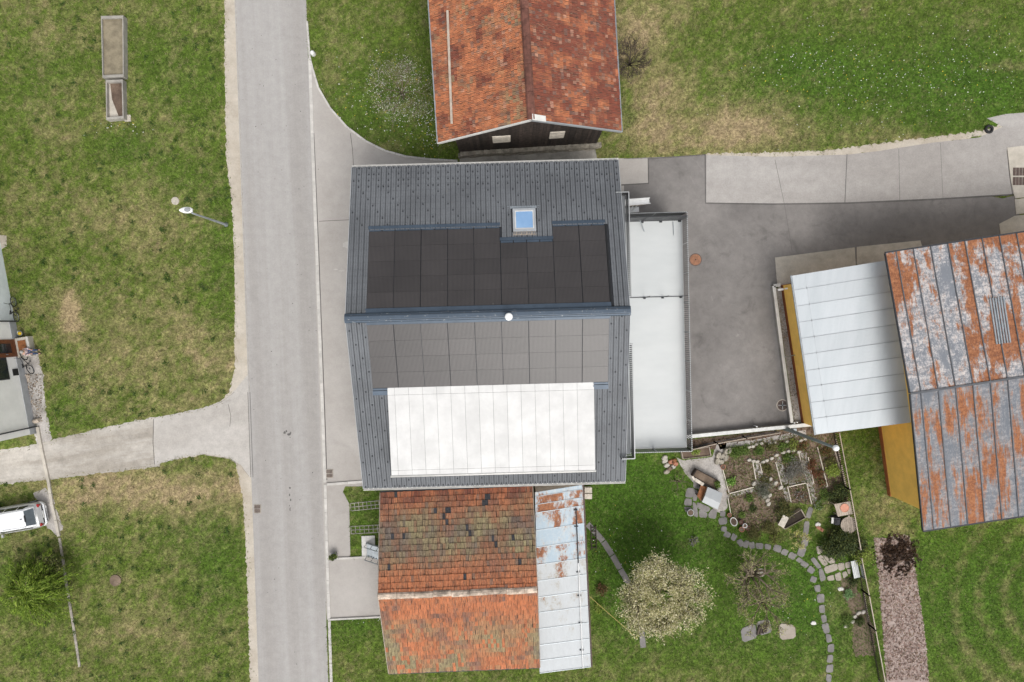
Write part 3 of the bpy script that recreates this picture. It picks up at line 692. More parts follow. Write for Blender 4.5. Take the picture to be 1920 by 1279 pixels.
# dormer
ZDT, ZDB = 7.42, 6.98; a, b = P(727, 728, ZDT), P(733, 892, ZDB); c, d = P(1113, 716, ZDT), P(1117, 881, ZDB)
f = lambda p: ((p - R0).dot(hu), (p - R0).dot(hv))
u0 = (f(a)[0] + f(b)[0]) / 2; u1 = (f(c)[0] + f(d)[0]) / 2; v1 = (f(a)[1] + f(c)[1]) / 2; v0 = (f(b)[1] + f(d)[1]) / 2
dz = lambda v: ZDT + (ZDB - ZDT) * (v - v1) / (v0 - v1)
dm = MB(); q = [(u0 + .15, v0 + .25), (u1 - .15, v0 + .25), (u1 - .15, v1 - .1), (u0 + .15, v1 - .1)]
dm.hexa([hp(a, b, dz(b) - 1.5) for a, b in q] + [hp(a, b, dz(b) - .10) for a, b in q]); dorm = dm.build('dormer', 'house_wall', house)
dn = Vector((0, 0, 1))
MB().slab([hp(u0 + .01, v0 + .01, dz(v0) - .03), hp(u1 - .01, v0 + .01, dz(v0) - .03), hp(u1 - .01, v1 - .01, dz(v1) - .03), hp(u0 + .01, v1 - .01, dz(v1) - .03)], .08).build('roof_deck', 'dark_metal', dorm)
cuts = [u0] + [u0 + .42 + .825 * i for i in range(40) if u0 + .42 + .825 * i < u1 - .2] + [u1]
vt, vb_ = v1 - .44, v0 + .30
for a, b in zip(cuts, cuts[1:]):
    for va, vb2 in ((v1, vt), (vt, vb_), (vb_, v0)):
        g = .006; MB().slab([hp(a + g, vb2 + g, dz(vb2)), hp(b - g, vb2 + g, dz(vb2)), hp(b - g, va - g, dz(va)), hp(a + g, va - g, dz(va))], .03).build('roof_sheet', 'white_membrane', dorm)
g = MB(); g.path([hp(u0 - .05, v0 - .06, ZDB - .04), hp(u1 + .05, v0 - .06, ZDB - .04)], .07, 10); g.build('gutter', 'gutter', dorm, True)
# ---------------------------------------------------------------- railings made of single bars
BARS = {}
def bars(parent, a, b, pitch, h, z, mat='dark_metal', wd=.035, extra=0):
    key = (h, mat, wd)
    if key not in BARS:
        o = MB().box((0, 0, h / 2), (wd, wd, h)).build('bar', mat, None, local=True); BARS[key] = o.data; bpy.data.objects.remove(o)
    a, b = Vector(a), Vector(b); L = (b - a).length; k = int(L / pitch); rz = math.atan2(b.y - a.y, b.x - a.x); off = wloc(parent)
    for i in range(k + 1):
        p = a.lerp(b, i / k); o = put('bar', BARS[key], parent); o.location = Vector((p.x, p.y, z)) - off; o.rotation_euler = (0, 0, rz)
# upper balconies on the gable side
ZB = 5.45
ue = f(P(1171.5, 373, ZB))[0]; ue = (ue + f(P(1183, 850, ZB))[0]) / 2
for (pa, pb) in ((368, 556), (646, 852)):
    va, vb2 = f(P(1172, pa, ZB))[1], f(P(1182, pb, ZB))[1]
    bal = MB(); q = [(HL - ins, vb2), (ue, vb2), (ue, va), (HL - ins, va)]; bal.hexa([hp(u, v, ZB - .18) for u, v in q] + [hp(u, v, ZB) for u, v in q]); bo = bal.build('balcony', 'verge_grey', house)
    tr = MB(); uo = ue + .06; pts = [hp(HL - .3, va + .06, ZB + 1.05), hp(uo, va + .06, ZB + 1.05), hp(uo, vb2 - .06, ZB + 1.05), hp(HL - .3, vb2 - .06, ZB + 1.05)]
    for p_, q_ in zip(pts, pts[1:]): tr.bar(p_, q_, .05, .03)
    for p_, q_ in zip(pts, pts[1:]): tr.bar(p_ - Vector((0, 0, 1.03)), q_ - Vector((0, 0, 1.03)), .05, .03)
    tr.build('top_rail', 'rail_metal', bo)
    for p_, q_ in zip(pts, pts[1:]): bars(bo, p_, q_, .12, 1.05, ZB, 'dark_metal', .055)
# ---------------------------------------------------------------- annex with roof terrace
ZT = 3.0; NE, SE = P(1278, 405, ZT), P(1287, 838, ZT); tu = (f(NE)[0] + f(SE)[0]) / 2; tv1, tv0 = f(NE)[1], f(SE)[1]
ann = thing('annex', 'flat white roof terrace on an annex along the big house', 'building', hp((tu + HL) / 2, 0, 0))
q = [(HL - ins + .02, tv0 + .05), (tu - .05, tv0 + .05), (tu - .05, tv1 - .05), (HL - ins + .02, tv1 - .05)]
MB().hexa([hp(u, v, 0) for u, v in q] + [hp(u, v, ZT - .12) for u, v in q]).build('wall', 'house_wall', ann)
HARD.append([(p.x, p.y) for p in (hp(HL - 1, tv0, 0), hp(tu, tv0, 0), hp(tu, tv1, 0), hp(HL - 1, tv1, 0))])
vd = f(P(1230, 557, ZT))[1]
for a, b in ((tv0, vd - .004), (vd + .004, tv1)):
    q = [(HL - ins + .03, a), (tu, a), (tu, b), (HL - ins + .03, b)]; MB().hexa([hp(u, v, ZT - .115) for u, v in q] + [hp(u, v, ZT) for u, v in q]).build('terrace_floor', 'terrace_membrane', ann)
tm = MB()
for a, b in ((hp(tu + .012, tv0, ZT - .03), hp(tu + .012, tv1, ZT - .03)), (hp(HL - .3, tv0 - .012, ZT - .03), hp(tu, tv0 - .012, ZT - .03))): tm.bar(a, b, .02, .16)
tm.build('edge_trim', 'white_paint', ann)
rl_ = MB(); o_ = .09; pts = [hp(ue + .2, tv1 + o_, ZT + 1.05), hp(tu + o_, tv1 + o_, ZT + 1.05), hp(tu + o_, tv0 - o_, ZT + 1.05), hp(HL + .1, tv0 - o_, ZT + 1.05)]
for p_, q_ in zip(pts, pts[1:]):
    rl_.bar(p_, q_, .045, .035); rl_.bar(p_ - Vector((0, 0, 1.33)), q_ - Vector((0, 0, 1.33)), .04, .03)
for p_, q_ in zip(pts, pts[1:]):
    k = int((q_ - p_).length / 1.9)
    for i in range(k + 1):
        c = p_.lerp(q_, i / max(1, k)); rl_.box((c.x, c.y, ZT + .36), (.05, .05, 1.40)); rl_.bar((c.x, c.y, ZT - .2), c.lerp(hp(tu - .5, (tv0 + tv1) / 2, c.z), .0) - (c - hp(min(max(f(c)[0], HL), tu - .06), min(max(f(c)[1], tv0 + .06), tv1 - .06), c.z)) + Vector((0, 0, ZT - .2 - c.z)), .04, .04)
rail = rl_.build('railing', 'rail_metal', ann)
for p_, q_ in zip(pts, pts[1:]): bars(rail, p_, q_, .125, 1.40, ZT - .33, 'screen_grey', .05)
# slatted screen along the north side, glass divider between the two terraces
vs_ = f(P(1230, 414, ZT))[1]; ss = MB(); a, b = hp(ue + .12, vs_, ZT), hp(tu - .04, vs_, ZT)
ss.bar(a + Vector((0, 0, .03)), b + Vector((0, 0, .03)), .06, .05); ss.bar(a + Vector((0, 0, 1.75)), b + Vector((0, 0, 1.75)), .03, .03)
for i in range(4):
    c = a.lerp(b, .04 + .31 * i); ss.box((c.x, c.y - .06, ZT + .05), (.18, .14, .09), HA); ss.box((c.x, c.y, ZT + .9), (.05, .05, 1.75))
scr = ss.build('slat_screen', 'dark_metal', ann); bars(scr, a, b, .125, 1.72, ZT + .02, 'screen_grey', .05)
dv = MB(); a, b = hp(ue + .12, vd, ZT), hp(tu - .02, vd, ZT)
dv.bar(a + Vector((0, 0, .03)), b + Vector((0, 0, .03)), .035, .05)
for i in range(4):
    c = a.lerp(b, .06 + .30 * i); dv.box((c.x, c.y - .05, ZT + .05), (.15, .12, .09), HA); dv.tube((c.x, c.y, ZT), (c.x, c.y, ZT + 1.8), .022, 6)
dv.build('divider', 'dark_metal', ann)
# aerial rod leaning across the north terrace, and an extension cable
MB().tube(P(1197, 405, ZT + .9), P(1208, 434, ZT + .02), .03, 6).build('pole', 'galvanised', ann)
MB().tube(P(1262, 416, ZT + .03), P(1263, 441, ZT + .03), .025, 6).build('floor_joint', 'galvanised', ann)
# little white canopy on thin legs by the house corner
cz = 2.3; cn = thing('porch_canopy', 'small white canopy on thin white legs at the house corner', 'canopy', P(1200, 396))
q = PP([(1172, 375), (1217, 371.5), (1218, 381.5), (1172, 385.5)], cz); MB().hexa([q[3] + Vector((0, 0, -.06)), q[2] + Vector((0, 0, -.06)), q[1] + Vector((0, 0, -.06)), q[0] + Vector((0, 0, -.06)), q[3], q[2], q[1], q[0]]).build('canopy_top', 'white_paint', cn)
t_ = MB()
for a, b in ((q[3], q[2]), (q[0], q[1])): t_.bar(a + Vector((0, 0, .03)), b + Vector((0, 0, .03)) + (b - a) * .03, .06, .08)
t_.build('rim', 'white_paint', cn)
lo = [p + Vector((0, 0, -.5)) for p in q]; lo = [lo[3], lo[2].lerp(lo[3], .22), lo[1].lerp(lo[0], .22), lo[0]]
MB().hexa(lo + [p + Vector((0, 0, -.065)) for p in (q[3], q[2], q[1], q[0])]).build('canopy_box', 'pale_wood', cn)
for t0 in (.50, .70):
    for k_ in (0, 1):
        e = lo[0].lerp(lo[1], t0) if k_ == 0 else lo[3].lerp(lo[2], t0); MB().tube((e.x, e.y, 0), (e.x, e.y, cz - .45), .03, 8).build('leg', 'white_paint', cn)
e1, e2 = lo[0].lerp(lo[1], .25), lo[0].lerp(lo[1], 1.05); MB().bar((e1.x, e1.y, .06), (e2.x, e2.y, .06), .34, .10).build('base', 'white_paint', cn)

# ---------------------------------------------------------------- tiled barn to the north
def clay(ij, base, mode, seed):
    x, y = base[:, 0], base[:, 1]; rg = np.random.default_rng(seed); n = len(base)
    orange = np.array([.47, .172, .080]); red = np.array([.205, .062, .040]); grey = np.array([.165, .135, .115]); moss = np.array([.285, .24, .135]); pale = np.array([.46, .27, .19])
    a = fbm(x * .7, y * .7, seed, 4); b = fbm(x * 1.8, y * 1.8, seed + 5, 4); r = rg.random(n)
    c = np.repeat(orange[None], n, 0)
    def mix(c, t, k): k = np.clip(k, 0, 1)[:, None]; return c * (1 - k) + t * k
    if mode == 'west': c = mix(c, red, (b - .42) * 3.2); c = mix(c, moss, (a - .56) * 3.2 * (r > .45)); c = mix(c, grey, (r > .93) * .5); c = mix(c, pale, (r < .04) * .55)
    if mode == 'east': c = mix(c, red, .72 + (b - .45) * 3); c = mix(c, grey, (r > .88) * .5); c = mix(c, pale, (r < .05) * .6)
    if mode == 'north':
        s = ij[:, 1] / ij[:, 1].max()   # 0 at the eave, 1 at the ridge
        c = mix(c, red, np.clip(.85 - s * 4.2, 0, 1) + (b - .52) * 2.2); c = mix(c, np.array([.20, .115, .078]), np.exp(-((s - .45) / .30) ** 2) * .75); mid = np.exp(-((s - .45) / .27) ** 2)
        c = mix(c, grey, mid * ((b - .40) * 3.0 + .2)); c = mix(c, moss, mid * (a - .38) * 4.0 * (.35 + .65 * (r > .3))); c = mix(c, grey, (r > .96) * .6)
    if mode == 'south': c = mix(c, red, (b - .5) * 1.6); c = mix(c, moss, np.clip((.78 - ij[:, 1] / ij[:, 1].max()) * 2.2, 0, 1) * (a - .33) * 4.0 * (r > .2)); c = mix(c, grey, (b - .55) * 2.5)
    return c * rg.uniform(.86, 1.12, (n, 1))
cp = [(0, 0), (.10, .028), (.38, .032), (.50, .010), (.62, .032), (.90, .028), (1.0, 0)]
BA = R(3.6); bu = Vector((math.cos(BA), math.sin(BA), 0)); bv = Vector((-math.sin(BA), math.cos(BA), 0)); B0 = Vector((1.10, 11.50, 0)); BW = 5.66; ZE, ZA = 4.8, 8.45; BLn = 14.0
bp = lambda u, v, z: B0 + bu * u + bv * v + Vector((0, 0, z))
barn = thing('barn', 'old timber barn with orange and dark red clay roof above a stone plinth', 'barn', B0)
HARD.append([(p.x, p.y) for p in (bp(-5.0, .2, 0), bp(5.0, .2, 0), bp(5.0, BLn, 0), bp(-5.0, BLn, 0))])
WV = .38; zr = lambda u: ZA - (ZA - ZE) * abs(u) / BW
core = MB(); pf = [(-4.66, 0), (4.66, 0), (4.66, zr(4.66) - .3), (0, ZA - .3), (-4.66, zr(4.66) - .3)]
vs = [bp(u, v, z) for v in (WV + .06, BLn - .4) for u, z in pf]; core.add(vs, [tuple(range(5)), tuple(reversed(range(5, 10)))] + [(i, i + 5, (i + 1) % 5 + 5, (i + 1) % 5) for i in range(5)]); core.build('wall', 'dark_wood', barn)
pl = MB(); rn = random.Random(4)
for i in range(24):                       # rubble plinth, stone beside stone
    for j in range(2):
        u = -4.78 + i * .40 + (j % 2) * .18; MB().box(tuple(bp(u + .2, WV - .10 + rn.uniform(-.03, .03), .20 + j * .36)), (.385, .30, .36 + rn.uniform(-.05, .04)), BA + rn.uniform(-.05, .05)).build('stone', 'lichen_stone', barn)
k = 44; bwid = 9.36 / k
wplane = bp(0, WV + .02, 0); 
def wz(px, py): q = hit(px, py, wplane, bv) - B0; return q.dot(bu), q.z
sh = [(wz(924, 266), wz(957, 243)), (wz(1029, 258), wz(1062, 237))]
for i in range(k):
    u = -4.68 + (i + .5) * bwid; z0, z1 = .72 + rn.uniform(-.05, .03), zr(u) - .32
    d_ = rn.uniform(.02, .05); MB().box(tuple(bp(u, WV + .06 - d_ / 2, (z0 + z1) / 2)), (bwid - .012, d_, z1 - z0), BA).build('board', 'dark_wood', barn)
for (ua, za), (ub, zb) in sh:
    if za > zb: za, zb = zb, za
    zb = min(zb, za + 1.35); fr = MB().box(tuple(bp((ua + ub) / 2, WV - .02, (za + zb) / 2)), (ub - ua, .05, zb - za), BA).build('shutter', 'white_board', barn)
    for i in range(4):
        z = za + (zb - za) * (i + .5) / 4; MB().box(tuple(bp((ua + ub) / 2, WV - .055, z)), (ub - ua - .04, .03, (zb - za) / 4 - .025), BA).build('slat', 'white_board', fr)
sl_ = math.hypot(BW, ZA - ZE); bdeck = MB()
for s in (-1, 1): bdeck.slab([bp(0, 0, ZA), bp(s * BW, 0, ZE), bp(s * BW, BLn, ZE), bp(0, BLn, ZA)], .16)
broof = bdeck.build('roof', 'dark_wood', barn)
for s, mode in ((-1, 'west'), (1, 'east')):
    Wd = (bu * -s * BW + Vector((0, 0, ZA - ZE))).normalized(); nrow = 30; te = sl_ / nrow; ncol = int(BLn / .20)
    U = bv if s < 0 else -bv; O = bp(s * BW, 0 if s < 0 else BLn, ZE); nn = U.cross(Wd); nn = nn if nn.z > 0 else -nn
    U2 = U; T, fs, B, ij, base = tiles(O + nn * .012, U2, Wd, ncol, nrow, .20, te, cp, .030, lambda i, j, c: True)
    tile_stuff('clay_tiles', T, fs, B, base, 'clay_tile_ew', broof, clay(ij, base, mode, 3 if s < 0 else 8), .008, 5)
rcap = MB(); v = 0.0
while v < BLn:
    rcap = MB(); a, b = bp(.0, v, 0), bp(.0, min(BLn, v + 1.55), 0); pts = [(-.24, -.05), (-.15, .06), (0, .11), (.15, .06), (.24, -.05)]; kk = len(pts)
    vs = [bp(u, w_, ZA + z + .03 + (.012 if w_ == v else 0)) for w_ in (v, min(BLn, v + 1.53)) for u, z in pts]; rcap.add(vs, [tuple(range(kk)), tuple(reversed(range(kk, 2 * kk)))] + [(i, i + kk, (i + 1) % kk + kk, (i + 1) % kk) for i in range(kk)]); rcap.build('ridge_cap', 'ridge_brown', broof); v += 1.55
for s in (-1, 1):
    MB().bar(bp(0, -.03, ZA - .02), bp(s * (BW + .04), -.03, ZE - .03), .06, .22).build('barge_board', 'shed_metal' if s > 0 else 'gutter', barn)
    MB().bar(bp(s * (BW + .06), -.02, ZE - .04), bp(s * (BW + .06), BLn, ZE - .04), .10, .10).build('gutter', 'galvanised', barn)
MB().slab([bp(.06, -.05, ZA + .15), bp(.85, -.05, zr(.85) + .12), bp(.85, .28, zr(.85) + .12), bp(.06, .28, ZA + .15)], .05).build('verge_flashing', 'gutter', barn)
a, b = hit(847, 232, bp(-BW, 0, ZE + .12), Vector((-(ZA - ZE) / BW * bu.x, -(ZA - ZE) / BW * bu.y, 1))), hit(839, 20, bp(-BW, 0, ZE + .12), Vector((-(ZA - ZE) / BW * bu.x, -(ZA - ZE) / BW * bu.y, 1)))
MB().bar(a, b, .14, .12).build('roof_batten', 'pale_wood', broof)

# ---------------------------------------------------------------- mossy tiled barn to the south with its lean-to
SA = R(2.4); su_ = Vector((math.cos(SA), math.sin(SA), 0)); sv_ = Vector((-math.sin(SA), math.cos(SA), 0)); S0 = Vector((-3.31, -16.5, 0)); SL = 4.86; SW = 5.85; SZE, SZA = 4.0, 6.1
spt = lambda u, v, z: S0 + su_ * u + sv_ * v + Vector((0, 0, z))
sbarn = thing('barn', 'low barn with mossy orange clay tiles and a broken pale ridge', 'barn', S0)
HARD.append([(p.x, p.y) for p in (spt(-4.5, -SW + .4, 0), spt(SL + 3.2, -SW + .4, 0), spt(SL + 3.2, SW - .4, 0), spt(-4.5, SW - .4, 0))])
zs = lambda v: SZA - (SZA - SZE) * abs(v) / SW
co = MB(); pf = [(-SW + .45, 0), (SW - .45, 0), (SW - .45, zs(SW - .45) - .2), (0, SZA - .2), (-SW + .45, zs(SW - .45) - .2)]
vs = [spt(u, v, z) for u in (-SL + .40, SL - .2) for v, z in pf]; co.add(vs, [tuple(range(5)), tuple(reversed(range(5, 10)))] + [(i, i + 5, (i + 1) % 5 + 5, (i + 1) % 5) for i in range(5)]); co.build('wall', 'grey_wood', sbarn)
sdk = MB()
for s in (-1, 1): sdk.slab([spt(-SL, 0, SZA), spt(SL, 0, SZA), spt(SL, s * SW, SZE), spt(-SL, s * SW, SZE)], .16)
sroof = sdk.build('roof', 'dark_wood', sbarn); ssl = math.hypot(SW, SZA - SZE)
odd = {(5, 0), (37, 1), (38, 1), (36, 2), (37, 2), (19, 3), (23, 3), (24, 3), (22, 4), (23, 5), (30, 6), (4, 7), (8, 7), (46, 8), (39, 8), (40, 9), (3, 12), (48, 12), (29, 14), (31, 7)}
for s, mode in ((1, 'north'), (-1, 'south')):
    Wd = (sv_ * -s * SW + Vector((0, 0, SZA - SZE))).normalized(); U = -su_ if s > 0 else su_; O = spt(SL if s > 0 else -SL, s * SW, SZE); nn = U.cross(Wd); nrow = 17
    T, fs, B, ij, base = tiles(O + nn * .012, U, Wd, 54, nrow, 2 * SL / 54, ssl / nrow, cp, .046, lambda i, j, c: True)
    cl = clay(ij, base, mode, 12 if s > 0 else 21)
    if s > 0:
        sel = np.array([(53 - i, j) in odd for i, j in ij]); tile_objs('dark_tile', T + np.array([0, 0, .012]), fs, B, base[sel], 'charcoal_cloth', sroof); tile_stuff('clay_tiles', T, fs, B, base[~sel], 'clay_tile', sroof, cl[~sel], .009, 6)
    else: tile_stuff('clay_tiles', T, fs, B, base, 'clay_tile', sroof, cl, .009, 7)
u = -SL
rn = random.Random(9)
while u < SL:
    e = min(SL, u + 1.12); rcap = MB(); pts = [(-.20, -.03), (-.13, .07), (0, .11), (.13, .07), (.20, -.03)]; kk = 5; jv = rn.uniform(-.03, .03)
    vs = [spt(w_, v + jv, SZA + z + .045 + (.015 if w_ == u else 0)) for w_ in (u, e - .02) for v, z in pts]; rcap.add(vs, [tuple(range(kk)), tuple(reversed(range(kk, 2 * kk)))] + [(i, i + kk, (i + 1) % kk + kk, (i + 1) % kk) for i in range(kk)]); rcap.build('ridge_tile', 'lichen_ridge', sroof); u = e
for s in (-1, 1):
    MB().bar(spt(-SL, s * (SW + .05), SZE - .03), spt(SL, s * (SW + .05), SZE - .03), .09, .09).build('gutter', 'dark_metal', sbarn)
    for e in (-1, 1): MB().bar(spt(e * (SL + .03), 0, SZA - .02), spt(e * (SL + .03), s * SW, SZE - .02), .04, .14).build('verge_board', 'grey_wood', sbarn)
# lean-to with sheet roof
z_hi, z_lo = 3.55, 2.95
lt = thing('lean_to', 'lean-to with rust-blotched pale blue sheet roof against the low barn', 'shed', spt(SL + 1.6, -1, 0))
ltN, ltS = (P(1003, 923, z_hi), P(1092, 909, z_lo)), (P(1012, 1262, z_hi), P(1108, 1250, z_lo))
ys = [0, .024, .068, .113, .21, .304, .40, .49, .58, .665, .755, .845, .93, 1.0]
zoff = lambda p, d: p + Vector((0, 0, d))
MB().hexa([Vector((p.x, p.y, 0)) for p in (ltN[0].lerp(ltN[1], .02), ltN[1].lerp(ltN[0], .05), ltS[1].lerp(ltS[0], .05), ltS[0])] + [zoff(p, -.06) for p in (ltN[0].lerp(ltN[1], .02), ltN[1].lerp(ltN[0], .05), ltS[1].lerp(ltS[0], .05), ltS[0])]).build('wall', 'grey_wood', lt)
for i, (a, b) in enumerate(zip(ys, ys[1:])):
    q = [ltN[0].lerp(ltS[0], a), ltN[1].lerp(ltS[1], a), ltN[1].lerp(ltS[1], b), ltN[0].lerp(ltS[0], b)]; gp = (q[3] - q[0]).normalized() * .012
    MB().slab([q[3] - gp, q[2] - gp, q[1] + gp, q[0] + gp], .035).build('roof_sheet', 'blue_sheet' if b < .42 else 'pale_sheet', lt)
    MB().bar(zoff(q[3], .012), zoff(q[2], .012), .035, .04).build('seam_rib', 'galvanised', lt)
MB().bar(zoff(ltN[1], -.03) + Vector((.06, 0, 0)), zoff(ltS[1], -.03) + Vector((.06, 0, 0)), .10, .10).build('gutter', 'iron', lt)
MB().path([zoff(ltN[1].lerp(ltN[0], .16).lerp(ltS[1].lerp(ltS[0], .16), t), .09) for t in (.12, .28, .42)], .035, 8).build('lightning_rod', 'dark_metal', lt)
MB().path([zoff(ltN[1].lerp(ltN[0], .16).lerp(ltS[1].lerp(ltS[0], .16), t), .09) for t in (.42, .7, 1.0)], .035, 8).build('roof_pipe', 'white_paint', lt)
for t_ in (.13, .22, .47, .6, .75, .9): MB().box(tuple(zoff(ltN[1].lerp(ltN[0], .17).lerp(ltS[1].lerp(ltS[0], .17), t_), .05)), (.26, .04, .10), SA).build('pipe_clip', 'dark_metal', lt)
for py in (919, 930.5):
    wb = MB(); c = P(1103, py, .45); wb.box((c.x, c.y, .24), (.44, .30, .48)).box((c.x, c.y, .495), (.50, .36, .03))
    props(wb.build('wooden_box', 'white_board'), 'pale wooden box by the lean-to, the one closest to the big house' if py < 925 else 'pale wooden box by the lean-to, between the first box and the ladder', 'box', 'pale boxes by the lean-to')
lad = MB(); a, b = P(1108, 985, .05), P(1109, 1030, .05)
for off in (0, .34): lad.bar(a + Vector((off, 0, .05)), b + Vector((off, 0, .05)), .05, .09)
for i in range(6): c = a.lerp(b, (i + .5) / 6); lad.bar(c + Vector((0, 0, .05)), c + Vector((.34, 0, .05)), .05, .04)
props(lad.build('ladder', 'dark_wood'), 'dark wooden ladder lying on grass along the lean-to', 'ladder')
# steel stair on the west side of the low barn
st = thing('steel_stair', 'galvanised steel stair with handrails rising to the low barn', 'stairs', P(690, 1028))
a = P(688, 1020); dirx = su_; wdt = sv_ * -1
for i in range(5):
    c = a + dirx * (.12 + .21 * i) + wdt * .35 + Vector((0, 0, .20 * (i + 1))); MB().box(tuple(c), (.19, .86, .035), SA).build('tread', 'galvanised', st)
for s in (0, 1):
    o_ = wdt * (-.09 + .88 * s); MB().bar(a + o_ + Vector((0, 0, .08)), a + o_ + dirx * 1.12 + Vector((0, 0, 1.1)), .04, .16).build('stringer', 'galvanised', st)
    MB().tube(a + o_ + Vector((0, 0, 1.0)), a + o_ + dirx * 1.12 + Vector((0, 0, 2.0)), .03, 8).build('handrail', 'galvanised', st)
    for i in (0, 1, 2): p_ = a + o_ + dirx * (.02 + .5 * i); MB().tube(p_ + Vector((0, 0, .05 + .44 * i * .9)), p_ + Vector((0, 0, 1.0 + .45 * i)), .02, 6).build('baluster', 'galvanised', st)
pad = [(p.x, p.y) for p in PP([(678, 1005), (703, 1004), (704, 1042), (679, 1043)])]; sp_ = MB().prism(pad, -.03, .06).build('landing_slab', 'white_concrete'); sp_['kind'] = 'structure'; HARD.append(pad)

# ---------------------------------------------------------------- yellow workshop with rusty sheet roof
WA = R(8.6); ru = Vector((math.cos(WA), math.sin(WA), 0)); rv = Vector((-math.sin(WA), math.cos(WA), 0)); W0 = (Vector((22.84, 4.26, 0)) + Vector((25.5, -12.84, 0))) / 2; WH = 8.65; WZE, WZR = 5.5, 6.1; WL = 15
wp = lambda u, v, z: W0 + ru * u + rv * v + Vector((0, 0, z))
ws = thing('workshop', 'yellow workshop under a large rust-streaked sheet metal roof', 'building', W0 + ru * 6)
HARD.append([(p.x, p.y) for p in (wp(.9, -WH + .7, 0), wp(14, -WH + .7, 0), wp(14, WH - .6, 0), wp(.9, WH - .6, 0))])
MB().hexa([wp(u, v, 0) for u, v in ((.92, -WH + .72), (14, -WH + .72), (14, WH - .6), (.92, WH - .6))] + [wp(u, v, 5.35) for u, v in ((.92, -WH + .72), (14, -WH + .72), (14, WH - .6), (.92, WH - .6))]).build('wall', 'yellow_wall', ws)
MB().hexa([wp(u, v, 0) for u, v in ((.88, -WH + .68), (14.02, -WH + .68), (14.02, WH - .56), (.88, WH - .56))] + [wp(u, v, .38) for u, v in ((.88, -WH + .68), (14.02, -WH + .68), (14.02, WH - .56), (.88, WH - .56))]).build('plinth', 'plinth_red', ws)
cut = [0, .62] + [.62 + 1.06 * i for i in range(1, 14)]
for s in (1, -1):
    for i, (a, b) in enumerate(zip(cut, cut[1:])):
        g = .01; q = [wp(a + g, 0, WZR), wp(b - g, 0, WZR), wp(b - g, s * WH, WZE), wp(a + g, s * WH, WZE)]
        MB().slab(q, .05).build('roof_sheet', 'rusty_sheet' if s > 0 else 'rusty_sheet_grey', ws)
        MB().bar(wp(b, s * .03, WZR + .02), wp(b, s * WH, WZE + .02), .055, .07).build('seam_rib', 'rib_grey', ws)
    MB().bar(wp(-.02, s * (WH + .05), WZE - .05), wp(cut[-1], s * (WH + .05), WZE - .05), .09, .10).build('gutter', 'dark_metal', ws)
    MB().bar(wp(-.03, s * .02, WZR - .05), wp(-.03, s * WH, WZE - .05), .05, .16).build('verge_board', 'dark_metal', ws)
MB().bar(wp(-.03, 0, WZR + .035), wp(cut[-1], 0, WZR + .035), .12, .05).build('ridge_cap', 'rib_grey', ws)
# corrugated patch in the roof
nW = (rv * ((WZR - WZE) / WH) + Vector((0, 0, 1))).normalized(); qa = [hit(a, b, wp(0, 0, WZR), nW) for a, b in ((1853, 560), (1883, 556), (1896, 642), (1866, 646))]
cg = MB()
for i in range(6):
    a = qa[0].lerp(qa[1], (i + .5) / 6); b = qa[3].lerp(qa[2], (i + .5) / 6); cg.path([a + nW * .03, b + nW * .03], .055, 8)
cg.build('corrugated_panel', 'galvanised', ws)
# low wing with white zinc roof
e0, e1 = Vector((18.09, 3.05, 0)), Vector((19.76, -7.26, 0)); ed = (e1 - e0).normalized(); en = Vector((-ed.y, ed.x, 0))     # en points east
wing = thing('workshop_wing', 'low yellow wing with seamed white metal roof in front of workshop', 'building', (e0 + e1) / 2 + en * 3)
LW = (e1 - e0).length; zr0, zr1 = 3.2, 4.15; DW = 6.3
wg = lambda s, t, z: e0 + ed * s + en * t + Vector((0, 0, z))
qq = [(.55, .47), (LW - .25, .47), (LW - .25, DW), (.55, DW)]; zt = lambda t: zr0 + (zr1 - zr0) * t / DW
HARD.append([(p.x, p.y) for p in (wg(.5, .4, 0), wg(LW, .4, 0), wg(LW, DW, 0), wg(.5, DW, 0))])
MB().hexa([wg(s, t, 0) for s, t in qq] + [wg(s, t, zt(t) - .1) for s, t in qq]).build('wall', 'yellow_wall', wing)
q3 = [(.51, .43), (LW - .21, .43), (LW - .21, DW - .02), (.51, DW - .02)]; MB().hexa([wg(s, t, 0) for s, t in q3] + [wg(s, t, .36) for s, t in q3]).build('plinth', 'plinth_red', wing)
cw = [0, .95] + [.95 + (LW - .95) * i / 9 for i in range(1, 10)]
for i, (a, b) in enumerate(zip(cw, cw[1:])):
    for (ta, tb) in ((0, .78), (.78, DW)):
        g = .006; MB().slab([wg(b - g, ta, zt(ta)), wg(b - g, tb - g, zt(tb)), wg(a + g, tb - g, zt(tb)), wg(a + g, ta, zt(ta))], .04).build('roof_sheet', 'zinc_white', wing)
    if b < LW: MB().bar(wg(b, .02, zt(0) + .012), wg(b, DW - .05, zt(DW) + .012), .022, .03).build('seam_rib', 'verge_grey', wing); 
    if 0 < a: MB().box(tuple(wg(a, .78, zt(.78) + .02)), (.10, .05, .05), math.atan2(ed.y, ed.x)).build('seam_clip', 'verge_grey', wing)
MB().bar(wg(-.02, -.06, zr0 - .04), wg(LW + .02, -.06, zr0 - .04), .09, .09).build('gutter', 'galvanised', wing)
c = hit(1476, 541, wg(0, .46, 0), en); lm = MB(); lm.box((c.x, c.y, c.z), (.20, .12, .16), WA); lm.bar((c.x, c.y, c.z), c - en * .45 + Vector((0, 0, .05)), .05, .05); lm.box(tuple(c - en * .45), (.34, .14, .10), WA); lm.build('wall_lamp', 'white_paint', wing)
c = hit(1490, 666, wg(0, .46, 0), en); MB().tube(c + en * .05, c - en * .75 + Vector((0, 0, .1)), .035, 8).build('waste_pipe', 'galvanised', wing)

